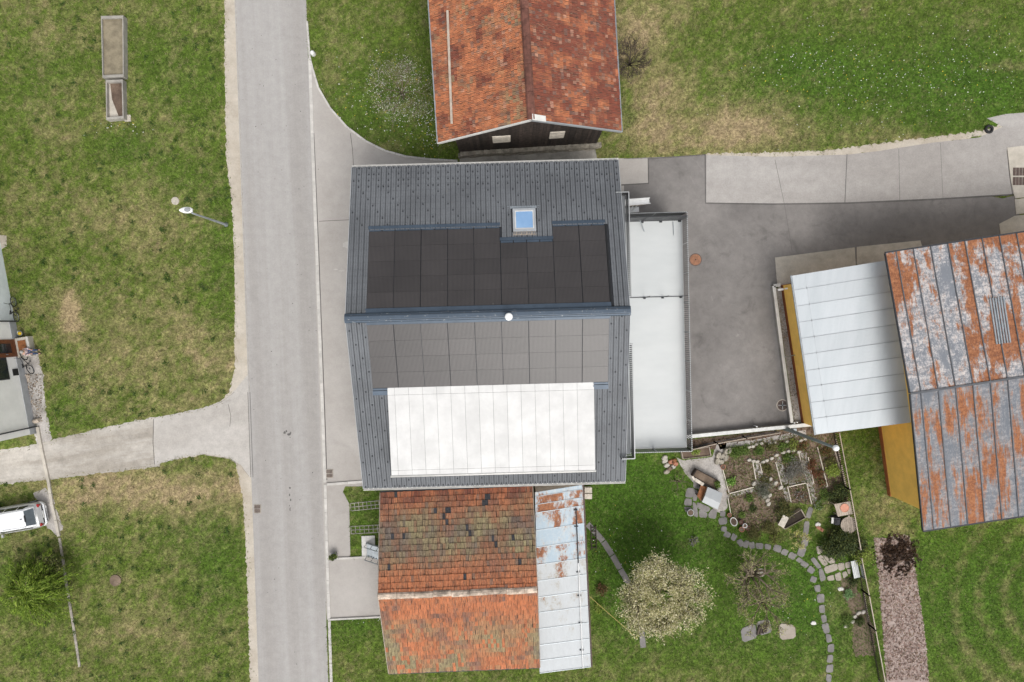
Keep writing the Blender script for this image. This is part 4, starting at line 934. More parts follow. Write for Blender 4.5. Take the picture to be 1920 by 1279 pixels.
# ---------------------------------------------------------------- white house at the west edge
fa, fb = P(8, 490), P(68, 812); fd = (fb - fa).normalized(); fn = Vector((-fd.y, fd.x, 0)); fn = fn if fn.x > 0 else -fn      # fn points east, to the garden
fw = lambda s, o, z: fa + fd * s + fn * o + Vector((0, 0, z)); FL = (fb - fa).length
lh = thing('house', 'white house front with grey base and brown door beside parked bicycles', 'house', fw(FL / 2, -3, 0))
sy = lambda px, py: (P(px, py) - fa).dot(fd)
sd1 = sy(28, 603); sd2 = sy(66, 800)
def wallpiece(name, s0, s1, o0, o1, z0, z1, mat, parent):
    q = [(s0, o0), (s1, o0), (s1, o1), (s0, o1)]; return MB().hexa([fw(s, o, z0) for s, o in q] + [fw(s, o, z1) for s, o in q]).build(name, mat, parent)
HARD.append([(p.x, p.y) for p in (fw(-6, -8, 0), fw(FL, -8, 0), fw(FL, .05, 0), fw(-6, .05, 0))])
wallpiece('wall', -8, sd1, -7, -.03, .0, 5.2, 'pale_blue_wall', lh)
wallpiece('wall', sd1 + .003, FL, -7.01, 0, .0, 5.21, 'house_wall', lh)
wallpiece('plinth', sd1 + .01, FL + .02, -.02, .03, 0, .62, 'plinth_grey', lh)
wallpiece('roof', -8.4, FL + .3, -7.4, .25, 5.22, 5.5, 'dark_tile', lh)
for s in (sd1, sd2): MB().tube(fw(s, .10, 0), fw(s, .10, 5.2), .05, 10).build('downpipe', 'dark_metal', lh)
s0, s1 = sy(36, 636), sy(42, 668)
dr = wallpiece('door', s0, s1, 0, .05, .45, 2.5, 'door_wood', lh)
wallpiece('pane', s0 + .28, s1 - .28, .04, .065, .95, 2.2, 'dark_glass', dr)
MB().box(tuple(fw(s1 - .18, .09, 1.45)), (.05, .05, .16)).build('handle', 'galvanised', dr)
s2, s3 = sy(43, 668), sy(49, 708); wn_ = wallpiece('window', s2, s3, 0, .05, 1.55, 2.9, 'dark_metal', lh); wallpiece('pane', s2 + .07, s3 - .07, .03, .06, 1.63, 2.85, 'dark_glass', wn_)
s4, s5 = sy(46, 690), sy(49, 702); cw_ = wallpiece('cellar_window', s4, s5, 0, .045, .66, 1.15, 'black', lh); wallpiece('window_frame', s4 - .02, s5 + .02, 0, .04, .60, .655, 'white_paint', cw_)
ld = wallpiece('doorstep', s0 - .05, s1 + .1, .032, 1.0, 0, .45, 'concrete', lh); wallpiece('doormat', s0 + .15, s1 - .25, .2, .75, .45, .47, 'rust_wood', lh); wallpiece('edge_kerb', s0 - .05, s1 + .1, .86, .99, .452, .53, 'kerb', lh)
# ================================================================ THINGS
def solo(mb, name, mat, label, cat, group=None, smooth=False):
    return props(mb.build(name, mat, None, smooth), label, cat, group)
# concrete water troughs in the meadow
def trough(q, h, label, fill, fz, part):
    t_ = thing('water_trough', label, 'trough', sum((Vector((p.x, p.y, 0)) for p in q), Vector()) / 4); wall = .14
    c = sum(q, Vector()) / 4; inn = [p + (c - p).normalized() * wall * 1.35 for p in q]; b = MB()
    z = lambda p, k: Vector((p.x, p.y, k))
    for i in range(4):
        j = (i + 1) % 4; b.hexa([z(q[i], -.02), z(q[j], -.02), z(inn[j], -.02), z(inn[i], -.02), z(q[i], h), z(q[j], h), z(inn[j], h), z(inn[i], h)])
    b.build('basin', 'old_concrete', t_); MB().hexa([z(p, -.02) for p in inn] + [z(p, fz) for p in inn]).build('floor', 'concrete', t_)
    if fill:
        f_ = [inn[0].lerp(inn[1], .1), inn[1], inn[2].lerp(inn[3], .12), inn[2].lerp(inn[3], .35), inn[1].lerp(inn[2], .45).lerp(inn[0].lerp(inn[3], .45), .8)]
        MB().prism([(p.x, p.y) for p in f_], fz - .01, fz + .05).build(part, 'soil', t_)
    else: MB().hexa([z(p, fz + .002) for p in inn] + [z(p, fz + .10) for p in inn]).build(part, 'murky_water', t_)
    return t_
plain('murky_water', (.20, .17, .115), .15, .25, 2, 0, .5, 0)
trough(PP([(198, 150), (230, 149), (232, 222), (199, 225)], .48), .48, 'empty concrete trough with brown leaves next to the water-filled trough', True, .20, 'dead_leaves')
trough(PP([(189, 30), (231, 29), (232, 144), (192, 146)], .52), .52, 'long concrete trough full of murky water in the meadow', False, .28, 'water')
solo(MB().box((*P(240, 222)[:2], .03), (.42, .45, .06)), 'stone_slab', 'concrete', 'flat concrete slab on the grass at the foot of the empty trough', 'slab')
# street lamp
lp = P(424, 421.5); hd = P(360, 400, 5.1); tl = thing('street_lamp', 'street lamp with slim grey pole and white oval head on the meadow edge', 'street lamp', lp)
MB().lathe([(.16, 0), (.16, .06), (.085, .10), (.07, 3), (.05, 5.05)], (lp.x, lp.y, 0), 12).build('pole', 'galvanised', tl, True)
hb = MB(); c = P(349, 394, 5.15); rzl = math.atan2(P(338, 395.5, 5.15).y - P(360, 393, 5.15).y, -1)
pr_ = [(-.42, .05, .04), (-.30, .12, .08), (-.12, .19, .11), (.10, .20, .12), (.28, .17, .10), (.40, .08, .06)]; n = 12; vs = []; fs = []
for x, w_, hgt in pr_:
    for j in range(n): a = 2 * math.pi * j / n; vs.append((c.x + x, c.y + w_ * math.cos(a), c.z + hgt * math.sin(a)))
for i in range(len(pr_) - 1):
    for j in range(n): fs.append((i * n + j, i * n + (j + 1) % n, (i + 1) * n + (j + 1) % n, (i + 1) * n + j))
fs += [tuple(range(n)), tuple(reversed(range((len(pr_) - 1) * n, len(pr_) * n)))]
hb.add(vs, fs); hdm = hb.build('lamp_head', 'white_paint', tl, True)
MB().lathe([(.15, 0), (.14, .025), (.02, .035)], (c.x + .12, c.y, c.z + .105), 18, 0, 1.35, .95).build('lens', 'lens', hdm)
MB().tube((lp.x, lp.y, 5.0), (c.x + .38, c.y, c.z - .02), .04, 8).build('arm', 'galvanised', tl)
# round lids on the meadow, manholes, drains
def disc(name, px, py, r, z, mat, label, cat, rim=None, group=None):
    c = P(px, py); t_ = thing(name, label, cat, c, group)
    if rim: MB().lathe([(r * 1.16, 0), (r * 1.16, z), (r * 1.0, z)], (c.x, c.y, 0), 28).build('frame', rim, t_)
    MB().lathe([(r, 0), (r, z + .006), (r * .93, z + .012)], (c.x, c.y, 0), 28).build('lid', mat, t_); return t_, c
disc('round_stone', 329, 377, .27, .05, 'concrete', 'round pale stone in the grass near the street lamp', 'stone')
disc('tree_stump', 217, 1088, .40, .06, 'dry_soil', 'round pinkish brown disc set in the meadow', 'stump')
t_, c = disc('manhole_cover', 1304, 487, .38, .012, 'copper_lid', 'round rusty brown manhole cover in the asphalt yard', 'manhole', 'iron')
MB().lathe([(.05, 0), (.05, .03)], (c.x, c.y, .0), 10).build('keyhole', 'black', t_)
for rr_ in (.14, .24): MB().path([(c.x + rr_ * math.cos(a), c.y + rr_ * math.sin(a), .022) for a in np.linspace(0, 2 * math.pi, 24, False)], .012, 6, closed=True).build('ring', 'copper_lid', t_)
t_, c = disc('yard_drain', 1467, 760, .36, .012, 'iron', 'round dark yard drain with spoked grate beside the yellow wing', 'drain', 'kerb_old')
for i in range(6): a = i * math.pi / 6; MB().bar((c.x - .3 * math.cos(a), c.y - .3 * math.sin(a), .03), (c.x + .3 * math.cos(a), c.y + .3 * math.sin(a), .03), .03, .02).build('spoke', 'galvanised' if i % 3 == 0 else 'black', t_)
def grate(px, py, label, w_=.42, l_=.54):
    c = P(px, py); t_ = thing('storm_drain', label, 'drain', c); f_ = MB()
    f_.box((c.x, c.y, .014), (w_ + .1, l_ + .1, .03)); f_.build('frame', 'kerb_old', t_)
    for k in (-1, 1):
        for i in range(5): MB().box((c.x + (i - 2) * w_ / 5, c.y + k * l_ * .26, .034), (w_ / 5 - .025, l_ * .44, .02)).build('slot_bar', 'iron', t_)
grate(483, 954, 'iron storm drain grate at the sandy road edge'); grate(618, 888, 'iron storm drain grate behind the kerb of the forecourt')
grate(1913, 331, 'brown double hatch set in the concrete slab of the driveway', 1.1, 1.25)
solo(MB().lathe([(.17, 0), (.15, .35), (.09, .42), (.02, .45)], tuple(P(588, 102)), 12), 'marker_stone', 'white_paint', 'white marker stone where kerb and road meet', 'stone')
solo(MB().path([(P(1853, 243).x + .22 * math.cos(a), P(1853, 243).y + .22 * math.sin(a), .09) for a in np.linspace(0, 2 * math.pi, 16, False)], .09, 8, closed=True), 'old_tyre', 'rubber', 'old tyre lying where the driveway meets the meadow', 'tyre')

# ---------------------------------------------------------------- parked car
ca = R(9.5); rear = P(80, 964, .7); rear.z = 0
car = thing('parked_car', 'white and silver estate car parked on the grass by the kerb', 'car', rear, None, ca)
def loft(sec, n=0):
    b = MB(); k = len(sec[0]); vs = [p for s in sec for p in s]; fs = []
    for i in range(len(sec) - 1):
        for j in range(k): fs.append((i * k + j, i * k + (j + 1) % k, (i + 1) * k + (j + 1) % k, (i + 1) * k + j))
    fs += [tuple(range(k)), tuple(reversed(range((len(sec) - 1) * k, len(sec) * k)))]; b.add(vs, fs); return b
def csec(x, hw, z0, z1, ch=.12): return [(x, -hw + .06, z0), (x, hw - .06, z0), (x, hw, z0 + .15), (x, hw, z1 - ch), (x, hw - ch * .8, z1), (x, -hw + ch * .8, z1), (x, -hw, z1 - ch), (x, -hw, z0 + .15)]
body = loft([csec(.0, .66, .35, .72), csec(-.06, .76, .30, .86), csec(-.22, .86, .25, .96), csec(-.9, .90, .22, .98), csec(-2.4, .90, .22, .96), csec(-3.4, .89, .22, .92), csec(-4.0, .82, .24, .82), csec(-4.35, .62, .30, .68)])
bo = body.build('body', 'car_silver', car, True, local=True)
gh = lambda x, wt, wb, zt_: [(x, -wb, .93), (x, wb, .93), (x, wt, zt_ - .04), (x, wt - .08, zt_), (x, -wt + .08, zt_), (x, -wt, zt_ - .04)]
loft([gh(-.30, .66, .76, 1.00), gh(-.78, .63, .80, 1.42), gh(-1.0, .62, .81, 1.48), gh(-2.2, .62, .82, 1.50), gh(-2.75, .60, .81, 1.42), gh(-3.45, .56, .78, .97)]).build('roof', 'car_paint', car, True, local=True)
# glass set just proud of the greenhouse
MB().hexa([(-.34, -.57, 1.01), (-.34, .57, 1.01), (-.76, .52, 1.38), (-.76, -.52, 1.38), (-.32, -.57, 1.04), (-.32, .57, 1.04), (-.74, .52, 1.415), (-.74, -.52, 1.415)]).build('rear_window', 'car_glass', car, local=True)
for s in (-1, 1):
    for x0, x1 in ((-.62, -1.25), (-1.33, -2.15), (-2.22, -2.85)):
        y = lambda z: s * (.815 - (z - .93) / .52 * .185 + .012); top = 1.34 if x0 > -2.2 else 1.32
        q = [(x0, y(1.0), 1.0), (x1, y(1.0), 1.0), (x1 + (.25 if x1 < -2.5 else .03), y(top), top), (x0 - (.22 if x0 > -.7 else .0), y(top), top)]
        MB().hexa([(a, b - s * .03, c) for a, b, c in q] + q).build('side_window', 'dark_glass', car, local=True)
    MB().box((-.10, s * .66, .84), (.17, .18, .17), s * -.5).build('tail_light', 'tail_red', car, local=True)
    MB().box((-2.75, s * 1.0, 1.0), (.14, .20, .14)).build('wing_mirror', 'car_silver', car, local=True)
    MB().bar((-.7, s * .56, 1.47), (-2.3, s * .56, 1.53), .04, .05).build('roof_rail', 'car_paint', car, local=True)
    for x in (-.78, -3.45):
        wh = MB(); n = 20; 
        for (rr_, yy) in ((.31, .0),): wh.path([(x, s * .74, .31), (x, s * .915, .31)], [.31, .31], 20)
        wo_ = wh.build('wheel', 'rubber', car, local=True); MB().path([(x, s * .905, .31), (x, s * .925, .31)], [.20, .19], 16).build('rim', 'galvanised', wo_, local=True)
loft([csec(.09, .55, .36, .54, .06), csec(.05, .72, .32, .60, .06), csec(-.12, .84, .30, .60, .06), csec(-.3, .875, .30, .56, .06)]).build('bumper', 'car_paint', car, True, local=True)
MB().hexa([(.0, -.62, .74), (.0, .62, .74), (-.20, .64, .93), (-.20, -.64, .93), (.025, -.62, .76), (.025, .62, .76), (-.18, .64, .975), (-.18, -.64, .975)]).build('tailgate', 'car_silver', car, local=True)
MB().box((.035, 0, .68), (.03, .50, .11)).build('number_plate', 'white_paint', car, local=True)
MB().box((-.95, 0, 1.50), (.10, .04, .06)).build('antenna', 'black', car, local=True)
MB().bar((-.72, -.22, 1.43), (-.72, .22, 1.43), .08, .05).build('spoiler', 'black', car, local=True)

# ---------------------------------------------------------------- bicycles
def bicycle(label, loc, rz, lean):
    t_ = thing('bicycle', label, 'bicycle', loc); t_.rotation_euler = (lean, 0, rz); r_ = .34
    for x in (0, 1.06):
        wl_ = MB().path([(x + r_ * math.cos(a), 0, r_ + r_ * math.sin(a)) for a in np.linspace(0, 2 * math.pi, 24, False)], .026, 8, closed=True).build('wheel', 'rubber', t_, local=True)
        MB().path([(x + (r_ - .04) * math.cos(a), 0, r_ + (r_ - .04) * math.sin(a)) for a in np.linspace(0, 2 * math.pi, 24, False)], .012, 6, closed=True).build('rim', 'galvanised', wl_, local=True)
        sp_ = MB()
        for i in range(10): a = i * math.pi / 5; sp_.tube((x, 0, r_), (x + (r_ - .04) * math.cos(a), 0, r_ + (r_ - .04) * math.sin(a)), .004, 4)
        sp_.tube((x, -.05, r_), (x, .05, r_), .025, 8); sp_.build('spokes', 'galvanised', wl_, local=True)
    f_ = MB(); bb, seat, hd_, hl, ra, fa_ = (.44, 0, .30), (.30, 0, .82), (.86, 0, .86), (.90, 0, .72), (0, 0, r_), (1.06, 0, r_)
    for a, b, rr_ in ((bb, seat, .018), (seat, hd_, .018), (bb, hl, .022), (hd_, hl, .022), (hl, fa_, .018), (bb, ra, .014), ((.31, 0, .72), ra, .012)): f_.tube(a, b, rr_, 8)
    f_.build('frame', 'black', t_, local=True)
    MB().path([(.98, -.28, 1.0), (.90, -.10, 1.02), (.86, 0, 1.0), (.90, .10, 1.02), (.98, .28, 1.0)], .015, 6).build('handlebar', 'black', t_, local=True); MB().tube(hd_, (.86, 0, 1.0), .018, 8).build('stem', 'black', t_, local=True)
    MB().hexa([(.16, -.08, .90), (.42, -.02, .90), (.42, .02, .90), (.16, .08, .90), (.15, -.09, .94), (.43, -.025, .935), (.43, .025, .935), (.15, .09, .94)]).build('saddle', 'black', t_, local=True); MB().tube(seat, (.28, 0, .91), .014, 6).build('seat_post', 'galvanised', t_, local=True)
    cr = MB().path([(.44, -.07, .30), (.44, .07, .30)], .03, 8); cr.path([(.44 + .09 * math.cos(a), -.06, .30 + .09 * math.sin(a)) for a in np.linspace(0, 2 * math.pi, 14, False)], .008, 5, closed=True); cr.bar((.44, -.08, .30), (.55, -.09, .17), .02, .02); cr.bar((.44, .08, .30), (.33, .09, .43), .02, .02); cr.box((.57, -.12, .15), (.09, .07, .025)); cr.box((.31, .12, .45), (.09, .07, .025)); cr.build('crank', 'dark_metal', t_, local=True)
    return t_
fang = math.atan2(-fd.y, -fd.x)        # pointing north along the house front
bicycle('black bicycle leaning on the pale wall by the downpipe', fw(sy(33, 595), .30, .01), fang, R(9))
bicycle('black bicycle standing beside the doorstep of the white house', fw(sy(52, 694), .62, .01), fang + R(14), R(4))
# bucket with yellow ball, firewood by the wall
bk = thing('bucket', 'grey bucket holding a yellow ball beside the doorstep', 'bucket', fw(sy(36, 626), .35, 0)); c = wloc(bk)
MB().lathe([(.13, 0), (.17, .32), (.19, .33), (.16, .33), (.13, .06)], tuple(c), 16).build('pail', 'galvanised', bk, True)
MB().lathe([(.02, .13), (.10, .16), (.135, .26), (.11, .36), (.04, .41)], tuple(c), 14).build('ball', 'yellow_plastic', bk, True)
lg = MB(); c = P(70, 790); lg.path([(c.x - .15, c.y, .14), (c.x + .22, c.y + .1, .14)], .15, 12); solo(lg, 'log', 'pale_wood', 'cut log end lying by the house corner and kerb', 'log')
bd = MB(); bd.bar(P(50, 702, .05), P(54, 716, .05), .16, .06); bd.bar(P(47, 703, .10), P(56, 706, .10), .08, .05); solo(bd, 'scrap_boards', 'pale_wood', 'loose pale boards lying on gravel under the cellar window', 'boards')
# ---------------------------------------------------------------- seated person
def skin(name, pts, edges, rad, mat, parent, root=0, sub=2):
    me = bpy.data.meshes.new(name); me.from_pydata(pts, edges, []); o = put(name, me, parent); me.materials.append(M[mat])
    m = o.modifiers.new('s', 'SKIN'); m.use_smooth_shade = True
    if not me.skin_vertices: me.attributes.new
    return o, m
def skinned(name, pts, edges, rad, mat, parent, root=0):
    bm = bmesh.new(); ly = bm.verts.layers.skin.verify(); V_ = []
    for i, p in enumerate(pts):
        v = bm.verts.new(p); r_ = rad[i]; v[ly].radius = (r_, r_) if not isinstance(r_, tuple) else r_; v[ly].use_root = (i == root); V_.append(v)
    for a, b in edges: bm.edges.new((V_[a], V_[b]))
    me = bpy.data.meshes.new(name); bm.to_mesh(me); bm.free(); me.materials.append(M[mat]); o = put(name, me, parent)
    m = o.modifiers.new('skin', 'SKIN'); m.use_smooth_shade = True; s_ = o.modifiers.new('sub', 'SUBSURF'); s_.levels = 1; s_.render_levels = 2; return o
base_p = fw(sy(41, 662), .80, .45); pe = thing('person', 'grey-haired person in pale top and jeans sitting on the doorstep edge', 'person', base_p); pe.rotation_euler = (0, 0, math.atan2(fn.y, fn.x) + R(-12))
# local frame: x forward (towards the garden), z up from the seat
pts = [(0, 0, .10), (.01, 0, .25), (.02, 0, .40), (.03, 0, .50), (.05, 0, .57), (.07, 0, .64), (.08, 0, .74),
       (.0, .09, .09), (.40, .12, .11), (.44, .12, -.18), (.40, .12, -.36), (.55, .13, -.40), (.0, -.09, .09), (.38, -.12, .12), (.46, -.12, -.16), (.43, -.12, -.36), (.58, -.13, -.40),
       (.02, .17, .46), (.08, .22, .22), (.28, .14, .18), (.02, -.17, .46), (.08, -.22, .22), (.28, -.14, .18)]
ed_ = [(0, 1), (1, 2), (2, 3), (3, 4), (4, 5), (5, 6), (0, 7), (7, 8), (8, 9), (9, 10), (10, 11), (0, 12), (12, 13), (13, 14), (14, 15), (15, 16), (3, 17), (17, 18), (18, 19), (3, 20), (20, 21), (21, 22)]
rad = [.12, .125, .135, .11, .055, .085, .075, .085, .065, .055, .038, .035, .085, .065, .055, .038, .035, .062, .046, .03, .062, .046, .03]
skinned('body', pts, ed_, rad, 'skin', pe)
skinned('shirt', [pts[i] for i in (0, 1, 2, 3, 17, 18, 20, 21)] + [(.19, .18, .20), (.19, -.18, .20)], [(0, 1), (1, 2), (2, 3), (3, 4), (4, 5), (3, 6), (6, 7), (5, 8), (7, 9)], [.135, .145, .155, .125, .078, .062, .078, .062, .052, .052], 'shirt', pe)
skinned('jeans', [pts[i] for i in (0, 7, 8, 9, 10, 12, 13, 14, 15)], [(0, 1), (1, 2), (2, 3), (3, 4), (0, 5), (5, 6), (6, 7), (7, 8)], [.14, .10, .08, .07, .055, .10, .08, .07, .055], 'jeans', pe)
hr = MB(); hr.lathe([(.098, .64), (.112, .70), (.108, .76), (.08, .81), (.02, .835)], (.065, 0, 0), 14); hr.build('hair', 'hair', pe, True, local=True)
fc = MB(); fc.lathe([(.012, 0), (.018, .02), (.006, .05)], (.165, 0, .665), 8); fc.box((.155, .03, .70), (.012, .022, .012)); fc.box((.155, -.03, .70), (.012, .022, .012)); fc.box((.150, 0, .625), (.012, .045, .01)); fc.build('face', 'skin', pe, local=True)
for s in (-1, 1):
    hd2 = MB(); w0 = Vector((.28, s * .14, .18)); hd2.path([w0 + Vector((-.01, 0, 0)), w0 + Vector((.05, 0, .0)), w0 + Vector((.09, 0, -.005))], [.026, .034, .03], 8)
    for i, L_ in enumerate((.05, .062, .065, .055)): b0 = w0 + Vector((.085, (i - 1.5) * .018, 0)); hd2.path([b0, b0 + Vector((L_ * .6, 0, -.01)), b0 + Vector((L_ * .9, 0, -.035))], [.0095, .009, .007], 6)
    b0 = w0 + Vector((.03, -s * .028, 0)); hd2.path([b0, b0 + Vector((.03, -s * .02, -.006)), b0 + Vector((.055, -s * .025, -.02))], [.011, .01, .008], 6); hd2.build('hand', 'skin', pe, True, local=True)
    sh_ = MB(); sh_.path([(.38 if s > 0 else .41, s * .12, -.41), (.50 if s > 0 else .53, s * .125, -.415), (.62 if s > 0 else .65, s * .13, -.425)], [.045, .045, .03], 8); sh_.build('shoe', 'rubber', pe, True, local=True)
# ---------------------------------------------------------------- kerb wall on the left
lk = thing('garden_kerb', 'weathered grey concrete kerb crossing the gravel lane beside the parked car', 'kerb', P(95, 900))
kerb_run([(72, 800), (79, 840), (86, 872), (93, 905), (99, 945), (106, 975), (112, 1005)], .19, .14, .95, 'concrete', lk)
kerb_run([(112, 1008), (118, 1045), (126, 1100), (137, 1165), (150, 1250)], .16, .07, .95, 'kerb_old', lk)

# ---------------------------------------------------------------- yard rail, garden wall, poles
wr = thing('low_wall', 'low wall with white coping in front of the yellow wing', 'wall', P(1468, 660))
pts = PP([(1463, 534), (1451, 536), (1467, 660), (1485, 793)], .35)
for a, b in zip(pts, pts[1:]):
    MB().bar((a.x, a.y, .14), (b.x, b.y, .14), .16, .32).build('wall_body', 'old_concrete', wr); MB().bar(a, b, .21, .07).build('coping', 'white_concrete', wr)
gw = thing('garden_wall', 'long retaining wall with white coping between yard and garden', 'wall', P(1408, 806))
pts = PP([(1284, 819.5), (1400, 808), (1526, 795.5)], .5)
for a, b in zip(pts, pts[1:]):
    MB().bar((a.x, a.y, .22), (b.x, b.y, .22), .22, .50).build('wall_body', 'old_concrete', gw); MB().bar(a, b, .24, .06).build('coping', 'coping_white', gw)
for px, py in ((1414, 798), (1484, 791), (1489, 790)): c = P(px, py); MB().tube((c.x, c.y, 0), (c.x, c.y, .55), .04, 8).build('post', 'white_paint', gw)
b0, t0 = P(1471, 803), P(1565, 840, 7.6)
up = thing('lamp_post', 'tall grey lamp post with round white globe standing in the garden', 'lamp post', b0)
MB().lathe([(.17, 0), (.16, .5), (.12, 1.2), (.10, 4.5), (.075, 7.4)], (b0.x, b0.y, 0), 14).build('pole', 'grey_pole', up, True)
MB().lathe([(.06, 7.38), (.15, 7.43), (.19, 7.55), (.15, 7.67), (.05, 7.72)], (b0.x, b0.y, 0), 18).build('globe', 'white_paint', up, True)
MB().box((b0.x + .16, b0.y + .10, 1.2), (.22, .16, .36)).build('junction_box', 'galvanised', up)
def picket(name, label, pxs, h, pitch, mat, railmat, side=0, slat=.03):
    pts = PP(pxs); t_ = thing(name, label, 'fence', pts[len(pts) // 2])
    for a, b in zip(pts, pts[1:]):
        MB().bar((a.x, a.y, h), (b.x, b.y, h), .07, .05).build('top_rail', railmat, t_); MB().bar((a.x, a.y, .12), (b.x, b.y, .12), .04, .05).build('bottom_rail', mat, t_)
        d = b - a; k = max(2, int(d.length / pitch)); 
        for i in range(k): c = a.lerp(b, (i + .5) / k); MB().box((c.x, c.y, h / 2), (slat, slat, h), math.atan2(d.y, d.x)).build('picket', mat, t_)
        k = max(1, int(d.length / 2))
        for i in range(k + 1): c = a.lerp(b, i / k); MB().box((c.x, c.y, h / 2 + .03), (.09, .09, h + .1)).build('post', 'grey_wood', t_)
    return t_
def sq(px, py, z): p = P(px, py, z); return (960 + F * p.x / (H), py)   # column of the foot of a post whose top shows at px
# the pickets' feet stand where their tops are seen, brought down vertically
def foot(px, py, z): p = P(px, py, z); p.z = 0; return p
def picketw(name, label, pxs, h, pitch, mat, railmat, slat=.03):
    pts = [foot(a, b, h) for a, b in pxs]; t_ = thing(name, label, 'fence', pts[len(pts) // 2])
    for a, b in zip(pts, pts[1:]):
        MB().bar((a.x, a.y, h), (b.x, b.y, h), .055, .05).build('top_rail', railmat, t_); MB().bar((a.x, a.y, .15), (b.x, b.y, .15), .04, .05).build('bottom_rail', mat, t_)
        d = b - a; k = max(2, int(d.length / pitch))
        for i in range(k): c = a.lerp(b, (i + .5) / k); MB().box((c.x, c.y, h / 2), (slat, slat, h), math.atan2(d.y, d.x)).build('picket', mat, t_)
        k = max(1, int(d.length / 2.2))
        for i in range(k + 1): c = a.lerp(b, i / k); MB().box((c.x, c.y, h / 2 + .02), (.08, .08, h + .06)).build('post', 'grey_wood', t_)
picketw('picket_fence', 'long garden fence of thin dark pickets under a pale rail beside meadow', [(1574, 812), (1594, 918), (1614, 1030)], 1.0, .14, 'dark_wood', 'pale_wood')
picketw('picket_fence', 'far run of picket fence with pale rail beside woodchip bed', [(1616, 1048), (1630, 1117), (1642, 1182), (1662, 1290)], 1.0, .14, 'dark_wood', 'pale_wood')
picketw('wire_fence', 'low dark slat fence along the foot of the retaining wall', [(1300, 843), (1345, 832), (1400, 822), (1462, 812)], .75, .13, 'dark_metal', 'grey_wood', .022)
eb = thing('timber_edging', 'grey timber boards edging the soil beside the garden fence', 'edging', P(1575, 870))
for a, b in (((1566, 822), (1575, 862)), ((1577, 872), (1586, 916)), ((1564, 843), (1577, 886)), ((1619, 1112), (1628, 1165))):
    MB().bar(P(*a, .06), P(*b, .06), .10, .14).build('board', 'grey_wood', eb)

# ---------------------------------------------------------------- flowers beds, edged with boards
def bed(label, poly, boards, mat='soil'):
    q = PP(poly); t_ = thing('garden_bed', label, 'garden bed', sum(q, Vector()) / len(q))
    MB().prism(rough([(p.x, p.y) for p in q], .3, .03, len(label)), -.02, .05).build('soil', mat, t_)
    for a, b in boards: MB().bar(P(*a, .07), P(*b, .07), .055, .16).build('edge_board', 'white_board', t_)
bed('bare square garden bed with pale edging next to the gravel path', [(1356, 876), (1411, 866), (1417, 898), (1413, 911), (1367, 923)], [((1354, 877), (1366.5, 924)), ((1367.5, 925), (1413, 913)), ((1411, 866), (1416.5, 898))], 'dry_soil')
bed('narrow garden bed beside the grey lavender', [(1427, 868), (1453, 862), (1465, 909), (1442, 914), (1431, 890)], [((1453.5, 866), (1465.5, 911)), ((1424, 868), (1428.5, 886))], 'dry_soil')
bed('garden bed filled by the big lavender bush', [(1466, 857), (1500, 851), (1511, 899), (1477, 905)], [((1497, 849), (1505, 880))], 'dry_soil')
bed('small reddish garden bed south of the lavender', [(1477, 915), (1511, 908), (1520, 942), (1483, 940)], [((1476, 912), (1482.5, 941)), ((1512, 906), (1521, 945)), ((1478, 912.5), (1510, 905.5))], 'soil')
bed('long bed of red stems between two boards', [(1517, 858), (1532, 840), (1550, 912), (1527, 912)], [((1514.5, 857), (1525, 906)), ((1532, 838), (1551, 912)), ((1537, 905), (1550, 913))], 'soil')
bed('bed with a lime green shrub next to the fence boards', [(1535, 838), (1562, 832), (1578, 915), (1553, 912)], [], 'soil')
bed('brown bed below the bare square bed', [(1367, 937), (1415, 926), (1441, 940), (1440, 962), (1400, 976), (1376, 968)], [((1364.5, 934), (1370, 964))], 'dry_soil')
bed('planted bed along the north garden path', [(1358, 847), (1400, 836), (1490, 824), (1496, 842), (1400, 865), (1361, 866)], [], 'soil')
def rock(name, px, py, r_, h, mat, label, cat, group=None, parent=None, seed=0, asp=1.4, rz=0):
    rn_ = random.Random(seed + int(px * 7 + py)); c = P(px, py); b = MB(); k = 9
    pr_ = [[(c.x + (r_ * s * rn_.uniform(.8, 1.1) * asp * math.cos(a)) * math.cos(rz) - (r_ * s * math.sin(a)) * math.sin(rz), c.y + (r_ * s * asp * math.cos(a)) * math.sin(rz) + (r_ * s * rn_.uniform(.8, 1.1) * math.sin(a)) * math.cos(rz), z) for a in np.linspace(0, 2 * math.pi, k, False)] for s, z in ((.95, -.03), (1.0, h * .5), (.75, h))]
    b.add([p for r__ in pr_ for p in r__], [(i * k + j, i * k + (j + 1) % k, (i + 1) * k + (j + 1) % k, (i + 1) * k + j) for i in range(2) for j in range(k)] + [tuple(range(2 * k, 3 * k))])
    if parent: return b.build(name, mat, parent)
    return solo(b, name, mat, label, cat, group)
rk = thing('stone_edging', 'row of pale stones edging the planted north bed', 'stones', P(1450, 855))
for px, py in ((1404, 862), (1412, 864), (1419, 865), (1430, 866), (1437, 863), (1446, 859), (1455, 853), (1468, 848), (1477, 846), (1487, 844), (1497, 847)): rock('stone', px, py, .13, .16, 'stone', '', '', parent=rk, rz=.25)
rk = thing('stone_edging', 'pale stones lining the gravel strip under the retaining wall', 'stones', P(1455, 830))
for px, py in ((1411, 837), (1418, 833), (1427, 831), (1443, 831), (1451, 830), (1475, 828), (1487, 829), (1501, 826), (1508, 824), (1404, 838)): rock('stone', px, py, .12, .14, 'stone', '', '', parent=rk, rz=.2)
rk = thing('stone_edging', 'pale stones heaped round the small lavender', 'stones', P(1432, 920))
for px, py in ((1413, 906), (1434, 897), (1453, 905), (1463, 913), (1443, 898), (1434, 930), (1438, 937), (1440, 944), (1442, 928)): rock('stone', px, py, .15, .2, 'stone', '', '', parent=rk, rz=.8)
rk = thing('stone_edging', 'grey boulders at the corner of the planted north bed', 'stones', P(1352, 858))
